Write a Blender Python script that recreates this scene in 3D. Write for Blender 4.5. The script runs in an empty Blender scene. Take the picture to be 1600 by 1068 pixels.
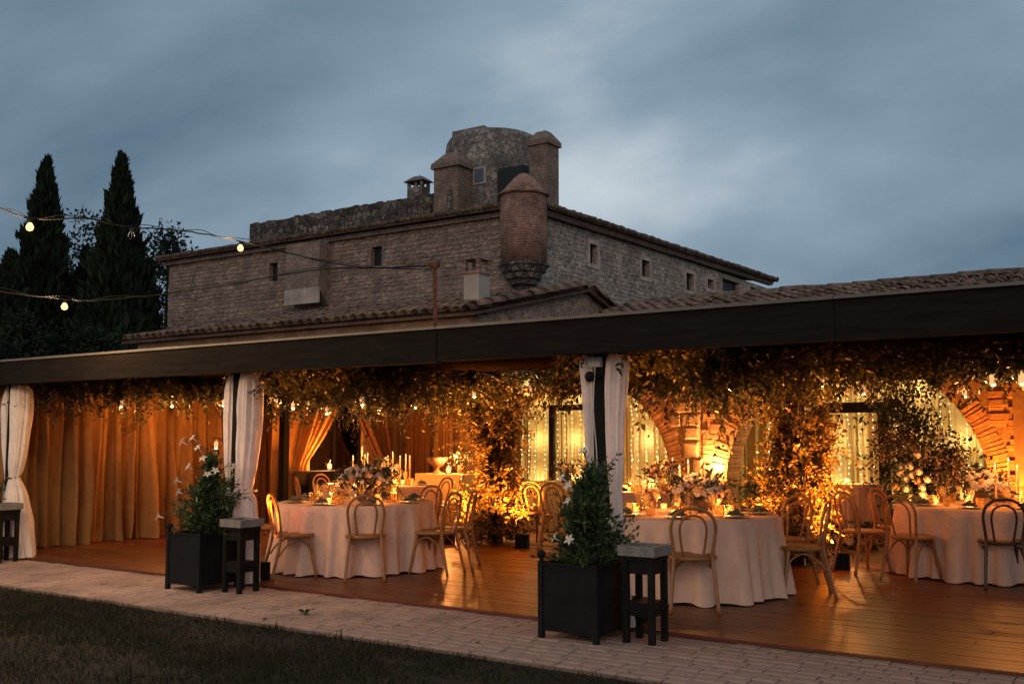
import bpy, math, random
import numpy as np
from math import sin, cos, pi, radians, sqrt
from mathutils import Vector, Matrix, noise as mnoise

random.seed(7)
RNG = np.random.default_rng(11)
S = bpy.context.scene
COL = S.collection

# ------------------------------------------------------------------ camera
cd_ = bpy.data.cameras.new('camera')
cam = bpy.data.objects.new('camera', cd_)
COL.objects.link(cam)
cd_.sensor_width = 36.0
cd_.lens = 36.0
cd_.clip_start = 0.05
cd_.clip_end = 3000
cam.location = (0, 0, 1.52)
cam.rotation_euler = (radians(90 + 5.356), 0, radians(34.1))
S.camera = cam

# ------------------------------------------------------------------ world, sun, exposure
SUN_EL, SUN_AZ = radians(16), radians(200)
W = bpy.data.worlds.new('World')
S.world = W
W.use_nodes = True
nt = W.node_tree
nt.nodes.clear()
def wn(t, **k):
    n = nt.nodes.new(t)
    for a, b in k.items(): setattr(n, a, b)
    return n
out = wn('ShaderNodeOutputWorld')
bg = wn('ShaderNodeBackground')
bg.inputs['Strength'].default_value = 0.088
sky = wn('ShaderNodeTexSky', sky_type='NISHITA', sun_disc=False)
sky.sun_elevation = SUN_EL
sky.sun_rotation = SUN_AZ
sky.air_density = 1.0
sky.dust_density = 2.0
tc = wn('ShaderNodeTexCoord')
sep = wn('ShaderNodeSeparateXYZ')
nt.links.new(tc.outputs['Generated'], sep.inputs[0])
zz = wn('ShaderNodeMath', operation='ADD'); zz.inputs[1].default_value = 0.30
nt.links.new(sep.outputs['Z'], zz.inputs[0])
zm = wn('ShaderNodeMath', operation='MAXIMUM'); zm.inputs[1].default_value = 0.05
nt.links.new(zz.outputs[0], zm.inputs[0])
dx = wn('ShaderNodeMath', operation='DIVIDE'); dy = wn('ShaderNodeMath', operation='DIVIDE')
nt.links.new(sep.outputs['X'], dx.inputs[0]); nt.links.new(zm.outputs[0], dx.inputs[1])
nt.links.new(sep.outputs['Y'], dy.inputs[0]); nt.links.new(zm.outputs[0], dy.inputs[1])
cmb = wn('ShaderNodeCombineXYZ')
nt.links.new(dx.outputs[0], cmb.inputs[0]); nt.links.new(dy.outputs[0], cmb.inputs[1])
mp = wn('ShaderNodeMapping')
mp.inputs['Rotation'].default_value = (0, 0, radians(20))
mp.inputs['Scale'].default_value = (0.75, 1.0, 1.0)
mp.inputs['Location'].default_value = (11.76, 1.635, 0.0)
nt.links.new(cmb.outputs[0], mp.inputs[0])
n1 = wn('ShaderNodeTexNoise')
n1.inputs['Scale'].default_value = 1.15
n1.inputs['Detail'].default_value = 6
n1.inputs['Roughness'].default_value = 0.47
n1.inputs['Distortion'].default_value = 0.25
nt.links.new(mp.outputs[0], n1.inputs['Vector'])
cr = wn('ShaderNodeValToRGB')
e = cr.color_ramp.elements
e[0].position = 0.30; e[0].color = (0.55, 0.90, 1.28, 1)
e[1].position = 0.83; e[1].color = (5.4, 5.6, 5.7, 1)
m_ = cr.color_ramp.elements.new(0.5); m_.color = (1.42, 1.92, 2.38, 1)
nt.links.new(n1.outputs['Fac'], cr.inputs[0])
mx = wn('ShaderNodeMixRGB'); mx.inputs[0].default_value = 0.93
skm = wn('ShaderNodeMixRGB', blend_type='MULTIPLY'); skm.inputs[0].default_value = 1.0
skm.inputs[2].default_value = (0.5, 0.5, 0.5, 1)
nt.links.new(sky.outputs[0], skm.inputs[1])
nt.links.new(skm.outputs[0], mx.inputs[1]); nt.links.new(cr.outputs[0], mx.inputs[2])
nt.links.new(mx.outputs[0], bg.inputs['Color'])
nt.links.new(bg.outputs[0], out.inputs['Surface'])

sl = bpy.data.lights.new('dusk_sun', 'SUN')
sl.energy = 0.25
sl.angle = radians(40)
sl.color = (1.0, 0.74, 0.60)
so = bpy.data.objects.new('dusk_sun', sl)
COL.objects.link(so)
# the glow comes from behind the camera, low over the lawn
sd = Vector((-0.50, 0.80, -0.34))
so.rotation_euler = sd.to_track_quat('-Z', 'Y').to_euler()

S.render.engine = 'CYCLES'
S.cycles.use_denoising = True
try: S.cycles.denoiser = 'OPENIMAGEDENOISE'
except Exception: pass
S.cycles.use_light_tree = True
S.cycles.max_bounces = 7
S.cycles.diffuse_bounces = 4
S.cycles.glossy_bounces = 3
S.cycles.transmission_bounces = 5
S.cycles.transparent_max_bounces = 32
S.cycles.sample_clamp_indirect = 4.0
S.cycles.sample_clamp_direct = 0.0
S.cycles.caustics_reflective = False
S.cycles.caustics_refractive = False
S.view_settings.view_transform = 'Standard'
S.view_settings.look = 'None'
S.view_settings.exposure = 1.1
S.view_settings.gamma = 1.0
S.view_settings.use_curve_mapping = False

# ------------------------------------------------------------------ materials
M = {}
def mat(name, color, rough=0.7, spec=0.3, var=0.0, vscale=6.0, col2=None, bump=0.0, bscale=30.0,
        island=None, stretch=None, transl=0.0, metal=0.0, coat=0.0, voronoi=None, detail=5.0, band=None):
    m = bpy.data.materials.new(name)
    m.use_nodes = True
    t = m.node_tree
    b = t.nodes['Principled BSDF']
    b.inputs['Roughness'].default_value = rough
    b.inputs['Specular IOR Level'].default_value = spec
    b.inputs['Metallic'].default_value = metal
    b.inputs['Coat Weight'].default_value = coat
    b.inputs['Base Color'].default_value = (*color, 1)
    cur = None
    tcn = t.nodes.new('ShaderNodeTexCoord')
    vec = tcn.outputs['Object']
    if stretch:
        mpn = t.nodes.new('ShaderNodeMapping')
        mpn.inputs['Scale'].default_value = stretch
        t.links.new(vec, mpn.inputs[0]); vec = mpn.outputs[0]
    if var or col2:
        n = t.nodes.new('ShaderNodeTexNoise')
        n.inputs['Scale'].default_value = vscale
        n.inputs['Detail'].default_value = detail
        n.inputs['Roughness'].default_value = 0.62
        t.links.new(vec, n.inputs['Vector'])
        r = t.nodes.new('ShaderNodeValToRGB')
        c2 = col2 if col2 else tuple(min(1, c * (1 + var)) for c in color)
        c1 = color if col2 else tuple(c * (1 - var) for c in color)
        r.color_ramp.elements[0].position = 0.33; r.color_ramp.elements[0].color = (*c1, 1)
        r.color_ramp.elements[1].position = 0.67; r.color_ramp.elements[1].color = (*c2, 1)
        t.links.new(n.outputs['Fac'], r.inputs[0])
        cur = r.outputs[0]
    if voronoi:      # (scale, joint colour, joint width, stone variation)
        v = t.nodes.new('ShaderNodeTexVoronoi'); v.feature = 'DISTANCE_TO_EDGE'
        v2 = t.nodes.new('ShaderNodeTexVoronoi'); v2.feature = 'F1'
        dn = t.nodes.new('ShaderNodeTexNoise'); dn.inputs['Scale'].default_value = voronoi[0] * 1.3
        dm = t.nodes.new('ShaderNodeMixRGB'); dm.inputs[0].default_value = 0.25
        t.links.new(vec, dn.inputs['Vector']); t.links.new(vec, dm.inputs[1]); t.links.new(dn.outputs['Color'], dm.inputs[2])
        for q in (v, v2):
            q.inputs['Scale'].default_value = voronoi[0]
            t.links.new(dm.outputs[0], q.inputs['Vector'])
        rr = t.nodes.new('ShaderNodeMapRange')
        rr.inputs['From Max'].default_value = voronoi[2]
        t.links.new(v.outputs['Distance'], rr.inputs['Value'])
        sv = t.nodes.new('ShaderNodeHueSaturation')
        sepc = t.nodes.new('ShaderNodeSeparateColor')
        t.links.new(v2.outputs['Color'], sepc.inputs[0])
        mr = t.nodes.new('ShaderNodeMapRange')
        mr.inputs['To Min'].default_value = 1 - voronoi[3]; mr.inputs['To Max'].default_value = 1 + voronoi[3]
        t.links.new(sepc.outputs[0], mr.inputs['Value'])
        t.links.new(mr.outputs[0], sv.inputs['Value'])
        if cur: t.links.new(cur, sv.inputs['Color'])
        else: sv.inputs['Color'].default_value = (*color, 1)
        mj = t.nodes.new('ShaderNodeMixRGB')
        mj.inputs[1].default_value = (*voronoi[1], 1)
        t.links.new(rr.outputs[0], mj.inputs[0]); t.links.new(sv.outputs[0], mj.inputs[2])
        cur = mj.outputs[0]
        vb = t.nodes.new('ShaderNodeBump'); vb.inputs['Strength'].default_value = 0.6; vb.inputs['Distance'].default_value = 0.06
        t.links.new(rr.outputs[0], vb.inputs['Height'])
        t.links.new(vb.outputs[0], b.inputs['Normal'])
    if voronoi or band:
        vs_ = voronoi[0] if voronoi else 4.0
        sp_ = t.nodes.new('ShaderNodeTexNoise'); sp_.inputs['Scale'].default_value = vs_*1.7; sp_.inputs['Detail'].default_value = 6; sp_.inputs['Roughness'].default_value = 0.75
        t.links.new(vec, sp_.inputs['Vector'])
        sr = t.nodes.new('ShaderNodeMapRange'); sr.inputs['From Min'].default_value = 0.3; sr.inputs['From Max'].default_value = 0.7
        sr.inputs['To Min'].default_value = 0.55; sr.inputs['To Max'].default_value = 1.4
        t.links.new(sp_.outputs['Fac'], sr.inputs['Value'])
        sx2 = t.nodes.new('ShaderNodeMixRGB'); sx2.blend_type = 'MULTIPLY'; sx2.inputs[0].default_value = 1
        t.links.new(cur, sx2.inputs[1]); t.links.new(sr.outputs[0], sx2.inputs[2]); cur = sx2.outputs[0]
    if band:         # thin brick courses: (scale, dark factor)
        w = t.nodes.new('ShaderNodeTexWave'); w.wave_type = 'BANDS'; w.bands_direction = 'Z'
        w.inputs['Scale'].default_value = band[0]; w.inputs['Distortion'].default_value = 4.5
        w.inputs['Detail'].default_value = 3; w.inputs['Detail Scale'].default_value = 2.0
        t.links.new(vec, w.inputs['Vector'])
        mj = t.nodes.new('ShaderNodeMixRGB'); mj.blend_type = 'MULTIPLY'; mj.inputs[0].default_value = 1
        mr = t.nodes.new('ShaderNodeMapRange'); mr.inputs['To Min'].default_value = band[1]; mr.inputs['To Max'].default_value = 1.1
        mr.inputs['From Max'].default_value = 0.6
        t.links.new(w.outputs['Fac'], mr.inputs['Value'])
        if cur: t.links.new(cur, mj.inputs[1])
        else: mj.inputs[1].default_value = (*color, 1)
        t.links.new(mr.outputs[0], mj.inputs[2])
        cur = mj.outputs[0]
        vb = t.nodes.new('ShaderNodeBump'); vb.inputs['Strength'].default_value = 0.5; vb.inputs['Distance'].default_value = 0.05
        t.links.new(mr.outputs[0], vb.inputs['Height']); t.links.new(vb.outputs[0], b.inputs['Normal'])
    if island:       # brightness and hue spread per leaf, paver, ...
        g = t.nodes.new('ShaderNodeNewGeometry')
        oi = t.nodes.new('ShaderNodeObjectInfo')
        ad = t.nodes.new('ShaderNodeMath'); ad.operation = 'ADD'
        fr = t.nodes.new('ShaderNodeMath'); fr.operation = 'FRACT'
        t.links.new(g.outputs['Random Per Island'], ad.inputs[0]); t.links.new(oi.outputs['Random'], ad.inputs[1])
        t.links.new(ad.outputs[0], fr.inputs[0])
        hs = t.nodes.new('ShaderNodeHueSaturation')
        mv = t.nodes.new('ShaderNodeMapRange')
        mv.inputs['To Min'].default_value = 1 - island; mv.inputs['To Max'].default_value = 1 + island
        t.links.new(fr.outputs[0], mv.inputs['Value']); t.links.new(mv.outputs[0], hs.inputs['Value'])
        mh = t.nodes.new('ShaderNodeMapRange')
        mh.inputs['To Min'].default_value = 0.5 - island * .05; mh.inputs['To Max'].default_value = 0.5 + island * .05
        f2 = t.nodes.new('ShaderNodeMath'); f2.operation = 'MULTIPLY'; f2.inputs[1].default_value = 7.31
        f3 = t.nodes.new('ShaderNodeMath'); f3.operation = 'FRACT'
        t.links.new(fr.outputs[0], f2.inputs[0]); t.links.new(f2.outputs[0], f3.inputs[0])
        t.links.new(f3.outputs[0], mh.inputs['Value']); t.links.new(mh.outputs[0], hs.inputs['Hue'])
        if cur: t.links.new(cur, hs.inputs['Color'])
        else: hs.inputs['Color'].default_value = (*color, 1)
        cur = hs.outputs[0]
    if cur: t.links.new(cur, b.inputs['Base Color'])
    if bump:
        bn = t.nodes.new('ShaderNodeTexNoise'); bn.inputs['Scale'].default_value = bscale; bn.inputs['Detail'].default_value = 4
        t.links.new(vec, bn.inputs['Vector'])
        bp = t.nodes.new('ShaderNodeBump'); bp.inputs['Strength'].default_value = bump; bp.inputs['Distance'].default_value = 0.02
        t.links.new(bn.outputs['Fac'], bp.inputs['Height'])
        old = b.inputs['Normal'].links[0].from_socket if b.inputs['Normal'].links else None
        if old: t.links.new(old, bp.inputs['Normal'])
        t.links.new(bp.outputs[0], b.inputs['Normal'])
    if transl:
        o = t.nodes['Material Output']
        tr = t.nodes.new('ShaderNodeBsdfTranslucent'); ms = t.nodes.new('ShaderNodeMixShader')
        ms.inputs[0].default_value = transl
        if cur: t.links.new(cur, tr.inputs['Color'])
        else: tr.inputs['Color'].default_value = (*color, 1)
        t.links.new(b.outputs[0], ms.inputs[1]); t.links.new(tr.outputs[0], ms.inputs[2])
        t.links.new(ms.outputs[0], o.inputs['Surface'])
    M[name] = m
    return m
def emat(name, color, strength):
    m = bpy.data.materials.new(name); m.use_nodes = True
    t = m.node_tree; t.nodes.clear()
    o = t.nodes.new('ShaderNodeOutputMaterial'); em = t.nodes.new('ShaderNodeEmission')
    em.inputs[0].default_value = (*color, 1); em.inputs[1].default_value = strength
    t.links.new(em.outputs[0], o.inputs[0])
    m.cycles.emission_sampling = 'NONE'
    M[name] = m
    return m
def glassmat(name, tint, gloss, body=0.0, bcol=(1,.8,.5)):
    m = bpy.data.materials.new(name); m.use_nodes = True
    t = m.node_tree; t.nodes.clear()
    o = t.nodes.new('ShaderNodeOutputMaterial')
    tr = t.nodes.new('ShaderNodeBsdfTransparent'); gl = t.nodes.new('ShaderNodeBsdfGlossy')
    tr.inputs[0].default_value = (*tint, 1); gl.inputs['Roughness'].default_value = 0.05
    lw = t.nodes.new('ShaderNodeLayerWeight'); lw.inputs['Blend'].default_value = gloss
    ms = t.nodes.new('ShaderNodeMixShader')
    t.links.new(lw.outputs['Fresnel'], ms.inputs[0])
    t.links.new(tr.outputs[0], ms.inputs[1]); t.links.new(gl.outputs[0], ms.inputs[2])
    if body:
        tl = t.nodes.new('ShaderNodeBsdfTranslucent'); tl.inputs[0].default_value = (*bcol, 1)
        m2 = t.nodes.new('ShaderNodeMixShader'); m2.inputs[0].default_value = body
        t.links.new(ms.outputs[0], m2.inputs[1]); t.links.new(tl.outputs[0], m2.inputs[2]); t.links.new(m2.outputs[0], o.inputs[0])
    else:
        t.links.new(ms.outputs[0], o.inputs[0])
    M[name] = m
    return m

mat('lawn_soil', (0.024, 0.022, 0.014), 0.95, 0.1, col2=(0.038, 0.029, 0.020), vscale=1.3, bump=0.4, bscale=18)
mat('grass_blade', (0.034, 0.030, 0.015), 0.7, 0.2, island=0.5, transl=0.25)
mat('paver', (0.32, 0.215, 0.168), 0.85, 0.15, var=0.28, vscale=1.6, island=0.06, bump=0.25, bscale=40)
mat('paving_joint', (0.215, 0.148, 0.115), 0.95, 0.1, var=0.2, vscale=20)
mat('deck_wood', (0.130, 0.042, 0.015), 0.38, 0.35, var=0.35, vscale=3.5, stretch=(1, 14, 14), island=0.28, bump=0.10, bscale=9)
mat('deck_gap', (0.045, 0.018, 0.009), 0.9, 0.1)
mat('stone_floor', (0.36, 0.26, 0.16), 0.6, 0.3, var=0.25, vscale=2.2, bump=0.2)
mat('dark_metal', (0.010, 0.009, 0.008), 0.75, 0.12, var=0.2, vscale=3)
mat('beam_wood', (0.016, 0.013, 0.011), 0.9, 0.03, var=0.25, vscale=4, stretch=(0.6, 6, 6))
mat('gutter_metal', (0.13, 0.105, 0.09), 0.5, 0.4, var=0.2, vscale=5)
mat('ceiling_dark', (0.008, 0.006, 0.005), 0.95, 0.0, var=0.2, vscale=4)
mat('white_linen', (0.88, 0.81, 0.76), 0.9, 0.1, var=0.07, vscale=8, bump=0.6, bscale=22, transl=0.25)
mat('amber_linen', (0.36, 0.195, 0.075), 0.85, 0.15, var=0.10, vscale=8, bump=0.15, bscale=160, transl=0.28)
mat('brown_linen', (0.15, 0.065, 0.028), 0.85, 0.15, var=0.12, vscale=8, bump=0.15, bscale=160, transl=0.2)
mat('sheer_linen', (0.70, 0.62, 0.34), 0.9, 0.1, var=0.06, vscale=10, transl=0.45)
mat('table_linen', (0.70, 0.47, 0.355), 0.9, 0.1, var=0.06, vscale=9, bump=0.55, bscale=16)
mat('beige_linen', (0.50, 0.43, 0.22), 0.9, 0.1, var=0.06, vscale=25, bump=0.2, bscale=140)
mat('bentwood', (0.31, 0.138, 0.045), 0.36, 0.45, var=0.2, vscale=12, island=0.12)
mat('dark_bentwood', (0.07, 0.032, 0.014), 0.36, 0.45, var=0.2, vscale=12)
mat('seat_cane', (0.30, 0.165, 0.07), 0.6, 0.3, var=0.12, vscale=60)
mat('black_box', (0.008, 0.008, 0.008), 0.7, 0.15)
mat('planter_metal', (0.008, 0.008, 0.008), 0.7, 0.15, var=0.3, vscale=5)
mat('stool_wood', (0.009, 0.008, 0.007), 0.7, 0.15, var=0.3, vscale=7)
mat('stone_tray', (0.19, 0.175, 0.16), 0.8, 0.2, var=0.2, vscale=22, bump=0.3)
mat('soil', (0.03, 0.022, 0.016), 0.95, 0.1)
mat('shrub_leaf', (0.048, 0.080, 0.026), 0.42, 0.4, island=0.55, transl=0.2)
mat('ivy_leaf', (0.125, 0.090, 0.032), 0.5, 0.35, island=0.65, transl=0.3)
mat('garland_leaf', (0.046, 0.050, 0.022), 0.42, 0.45, island=0.6, transl=0.28)
mat('dark_leaf', (0.040, 0.050, 0.022), 0.55, 0.3, island=0.5, transl=0.2)
mat('cypress_leaf', (0.014, 0.021, 0.010), 0.8, 0.15, island=0.5)
mat('tree_leaf', (0.013, 0.018, 0.010), 0.7, 0.2, island=0.5, transl=0.2)
mat('bark', (0.060, 0.042, 0.030), 0.9, 0.1, var=0.3, vscale=14)
mat('blossom_white', (0.78, 0.70, 0.58), 0.8, 0.2, island=0.12, transl=0.2)
mat('blossom_peach', (0.72, 0.42, 0.24), 0.8, 0.2, island=0.18, transl=0.2)
mat('dry_flower', (0.34, 0.20, 0.11), 0.9, 0.1, island=0.35)
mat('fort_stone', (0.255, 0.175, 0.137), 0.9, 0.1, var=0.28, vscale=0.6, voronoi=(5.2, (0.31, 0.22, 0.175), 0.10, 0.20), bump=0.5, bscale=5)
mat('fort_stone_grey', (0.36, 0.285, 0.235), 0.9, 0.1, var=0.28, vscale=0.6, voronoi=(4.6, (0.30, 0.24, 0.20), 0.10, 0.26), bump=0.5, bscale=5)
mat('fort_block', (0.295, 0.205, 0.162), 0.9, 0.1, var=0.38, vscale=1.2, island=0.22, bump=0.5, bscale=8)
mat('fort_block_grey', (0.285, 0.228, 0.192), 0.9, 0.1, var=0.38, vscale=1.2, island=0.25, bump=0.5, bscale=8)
mat('dark_rubble', (0.14, 0.112, 0.095), 0.95, 0.1, var=0.45, vscale=1.1, voronoi=(4.0, (0.05, 0.04, 0.035), 0.16, 0.55), bump=0.8, bscale=4)
mat('keep_stone', (0.22, 0.185, 0.16), 0.95, 0.1, var=0.4, vscale=0.8, voronoi=(4.2, (0.13, 0.11, 0.10), 0.12, 0.4), bump=0.7, bscale=5)
mat('turret_brick', (0.27, 0.15, 0.112), 0.9, 0.1, var=0.38, vscale=1.4, band=(3.0, 0.62), bump=0.6, bscale=9)
mat('chimney_brick', (0.22, 0.15, 0.12), 0.9, 0.1, var=0.25, vscale=1.5, band=(3.0, 0.6), bump=0.5, bscale=9)
mat('fort_dressing', (0.42, 0.33, 0.275), 0.9, 0.1, var=0.25, vscale=2.0, bump=0.4, bscale=6)
mat('pale_plaster', (0.33, 0.285, 0.25), 0.9, 0.1, var=0.14, vscale=3)
mat('render_wall', (0.27, 0.19, 0.145), 0.95, 0.1, var=0.35, vscale=2.5, bump=0.6, bscale=9)
mat('roof_tile', (0.120, 0.080, 0.060), 0.9, 0.1, var=0.5, vscale=6, island=0.35, bump=0.4, bscale=25)
mat('roof_base', (0.10, 0.06, 0.045), 0.95, 0.1, var=0.3, vscale=5)
mat('void', (0.012, 0.014, 0.017), 0.6, 0.3)
mat('window_sky', (0.10, 0.13, 0.15), 0.15, 0.6)
mat('rust', (0.11, 0.045, 0.028), 0.8, 0.2, var=0.35, vscale=9)
mat('arch_brick', (0.38, 0.21, 0.11), 0.9, 0.1, var=0.35, vscale=9, island=0.18, bump=0.6, bscale=22)
mat('arch_stone', (0.42, 0.30, 0.18), 0.85, 0.15, var=0.28, vscale=4, island=0.22, bump=0.7, bscale=12)
mat('arch_mortar', (0.24, 0.15, 0.085), 0.95, 0.1, var=0.3, vscale=9, bump=0.6, bscale=18)
mat('plaster_wall', (0.30, 0.19, 0.10), 0.9, 0.1, var=0.18, vscale=2.5, bump=0.2)
mat('porcelain', (0.52, 0.45, 0.36), 0.35, 0.5)
mat('napkin', (0.12, 0.12, 0.09), 0.9, 0.1, var=0.2, vscale=30)
mat('wax', (0.82, 0.66, 0.44), 0.6, 0.3, transl=0.3)
mat('brass', (0.42, 0.24, 0.08), 0.35, 0.5, metal=0.8)
mat('terracotta_vase', (0.10, 0.055, 0.035), 0.6, 0.3)
mat('cable', (0.012, 0.011, 0.010), 0.7, 0.2)
mat('white_cable', (0.55, 0.52, 0.48), 0.6, 0.2)
mat('rope', (0.62, 0.55, 0.48), 0.9, 0.1)
glassmat('clear_glass', (0.985, 0.97, 0.94), 0.16)
glassmat('amber_glass', (0.99, 0.94, 0.84), 0.16, 0.30, (0.85, 0.55, 0.25))
mat('frosted_glass', (0.85, 0.74, 0.58), 0.6, 0.3, transl=0.7)
glassmat('table_glass', (0.99, 0.96, 0.90), 0.16, 0.16, (0.9, 0.75, 0.5))
glassmat('pane_glass', (0.75, 0.72, 0.66), 0.5)
emat('flame', (1.0, 0.52, 0.22), 1.6)
emat('hot_bulb', (1.0, 0.52, 0.22), 1.25)
emat('fairy_bulb', (1.0, 0.66, 0.30), 1.8)
emat('lit_wax', (1.0, 0.50, 0.20), 0.55)
emat('lamp_lens', (1.0, 0.50, 0.18), 4)

# ------------------------------------------------------------------ mesh helpers
class MB:
    def __init__(s): s.v = []; s.f = []
    def add(s, vs, fs):
        o = len(s.v); s.v.extend([tuple(p) for p in vs]); s.f.extend([tuple(i + o for i in f) for f in fs]); return s
    def box(s, x0, x1, y0, y1, z0, z1):
        return s.add([(x0,y0,z0),(x1,y0,z0),(x1,y1,z0),(x0,y1,z0),(x0,y0,z1),(x1,y0,z1),(x1,y1,z1),(x0,y1,z1)],
            [(0,3,2,1),(4,5,6,7),(0,1,5,4),(1,2,6,5),(2,3,7,6),(3,0,4,7)])
    def hexa(s, b, t):
        return s.add(list(b) + list(t), [(3,2,1,0),(4,5,6,7),(0,1,5,4),(1,2,6,5),(2,3,7,6),(3,0,4,7)])
    def tube(s, pts, r, n=6, caps=True):
        P = [Vector(p) for p in pts]; k = len(P)
        rs = r if isinstance(r, (list, tuple)) else [r] * k
        up = None; vs = []
        for i in range(k):
            d = (P[min(i+1,k-1)] - P[max(i-1,0)]).normalized()
            if up is None:
                up = Vector((0,0,1)) if abs(d.z) < .9 else Vector((1,0,0))
            sx = d.cross(up)
            if sx.length < 1e-5: sx = d.orthogonal()
            sx.normalize(); up = sx.cross(d).normalized()
            for j in range(n):
                a = 2*pi*j/n
                vs.append(P[i] + (sx*cos(a) + up*sin(a)) * rs[i])
        fs = []
        for i in range(k-1):
            for j in range(n):
                fs.append((i*n+j, i*n+(j+1)%n, (i+1)*n+(j+1)%n, (i+1)*n+j))
        if caps:
            fs.append(tuple(range(n))[::-1]); fs.append(tuple((k-1)*n + j for j in range(n)))
        return s.add(vs, fs)
    def lathe(s, prof, n=16, c=(0,0,0)):
        vs = []; fs = []; k = len(prof)
        for (r, z) in prof:
            for j in range(n):
                a = 2*pi*j/n; vs.append((c[0]+r*cos(a), c[1]+r*sin(a), c[2]+z))
        for i in range(k-1):
            for j in range(n):
                fs.append((i*n+j, i*n+(j+1)%n, (i+1)*n+(j+1)%n, (i+1)*n+j))
        if prof[0][0] > 1e-4: fs.append(tuple(range(n))[::-1])
        if prof[-1][0] > 1e-4: fs.append(tuple((k-1)*n+j for j in range(n)))
        return s.add(vs, fs)
    def ball(s, c, r, n=8, m=5, jit=0.0, sq=(1,1,1)):
        vs = [(c[0], c[1], c[2]-r*sq[2])]; fs = []
        for i in range(1, m):
            t = -pi/2 + pi*i/m
            for j in range(n):
                a = 2*pi*(j + .5*(i % 2))/n; q = r*(1 + random.uniform(-jit, jit))
                vs.append((c[0]+q*cos(t)*cos(a)*sq[0], c[1]+q*cos(t)*sin(a)*sq[1], c[2]+q*sin(t)*sq[2]))
        vs.append((c[0], c[1], c[2]+r*sq[2])); L = len(vs)-1
        for j in range(n): fs.append((0, 1+(j+1)%n, 1+j))
        for i in range(m-2):
            for j in range(n):
                a = 1+i*n+j; b = 1+i*n+(j+1)%n
                fs.append((a, b, b+n, a+n))
        for j in range(n): fs.append((L, 1+(m-2)*n+j, 1+(m-2)*n+(j+1)%n))
        return s.add(vs, fs)
    def mesh(s, name, material, smooth=False):
        me = bpy.data.meshes.new(name)
        me.from_pydata(s.v, [], s.f)
        if material: me.materials.append(M[material])
        if smooth: me.polygons.foreach_set('use_smooth', [True]*len(me.polygons))
        me.update()
        return me
    def build(s, name, material, parent=None, smooth=False, loc=None):
        return link(name, s.mesh(name, material, smooth), parent, loc)
def link(name, me, parent=None, loc=None, rot=None, scale=None):
    o = bpy.data.objects.new(name, me); COL.objects.link(o)
    if parent is not None: o.parent = parent
    if loc is not None: o.location = loc
    if rot is not None: o.rotation_euler = rot
    if scale is not None: o.scale = scale
    return o
def tag(o, label=None, cat=None, group=None, kind=None):
    if label: o['label'] = label
    if cat: o['category'] = cat
    if group: o['group'] = group
    if kind: o['kind'] = kind
    return o
def empty(name, loc=(0,0,0), rz=0.0, **k):
    o = bpy.data.objects.new(name, None); COL.objects.link(o)
    o.empty_display_size = 0.1
    o.location = loc; o.rotation_euler = (0,0,rz)
    return tag(o, **k)
def children(o): return [c for c in bpy.data.objects if c.parent == o]
def copy_tree(o, parent=None, kids=None):
    c = o.copy(); COL.objects.link(c); c.parent = parent
    for ch in (kids if kids is not None else children(o)): copy_tree(ch, c)
    return c
def bevel_box_mesh(name, sx, sy, sz, b, material):
    """box with chamfered top and front edges, centred, base at z=0"""
    x, y = sx/2, sy/2
    m = MB()
    m.add([(-x,-y,0),(x,-y,0),(x,y,0),(-x,y,0),(-x,-y,sz-b),(x,-y,sz-b),(x,y,sz-b),(-x,y,sz-b),
           (-x+b,-y+b,sz),(x-b,-y+b,sz),(x-b,y-b,sz),(-x+b,y-b,sz)],
          [(0,1,5,4),(1,2,6,5),(2,3,7,6),(3,0,4,7),(4,5,9,8),(5,6,10,9),(6,7,11,10),(7,4,8,11),(8,9,10,11)])
    return m.mesh(name, material)
def stone_mesh(name, sx, sy, sz, material, jit=0.12, seed=0):
    """rough block, front at -y proud of the wall: x width, y depth, z height, centred"""
    r = random.Random(seed)
    j = lambda a: a*(1 + r.uniform(-jit, jit))
    m = MB()
    x, y, z = sx/2, sy, sz/2
    bb = [(-j(x), 0, -j(z)), (j(x), 0, -j(z)), (j(x), 0, j(z)), (-j(x), 0, j(z))]
    k = 0.78
    ff = [(-j(x*k), -j(y), -j(z*k)), (j(x*k), -j(y), -j(z*k)), (j(x*k), -j(y), j(z*k)), (-j(x*k), -j(y), j(z*k))]
    mid = [(p[0]*1.0, -y*.55, p[2]*1.0) for p in bb]
    m.add(bb + mid + ff, [(0,1,5,4),(1,2,6,5),(2,3,7,6),(3,0,4,7),(4,5,9,8),(5,6,10,9),(6,7,11,10),(7,4,8,11),(8,9,10,11)])
    return m.mesh(name, material)
def np_mesh(name, V, F, material, smooth=False):
    me = bpy.data.meshes.new(name)
    n, k = F.shape
    me.vertices.add(len(V)); me.vertices.foreach_set('co', V.astype(np.float32).ravel())
    me.loops.add(n*k); me.loops.foreach_set('vertex_index', F.astype(np.int32).ravel())
    me.polygons.add(n); me.polygons.foreach_set('loop_start', np.arange(0, n*k, k, dtype=np.int32))
    me.update(calc_edges=True)
    me.materials.append(M[material])
    if smooth: me.polygons.foreach_set('use_smooth', np.ones(n, bool))
    return me
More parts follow.
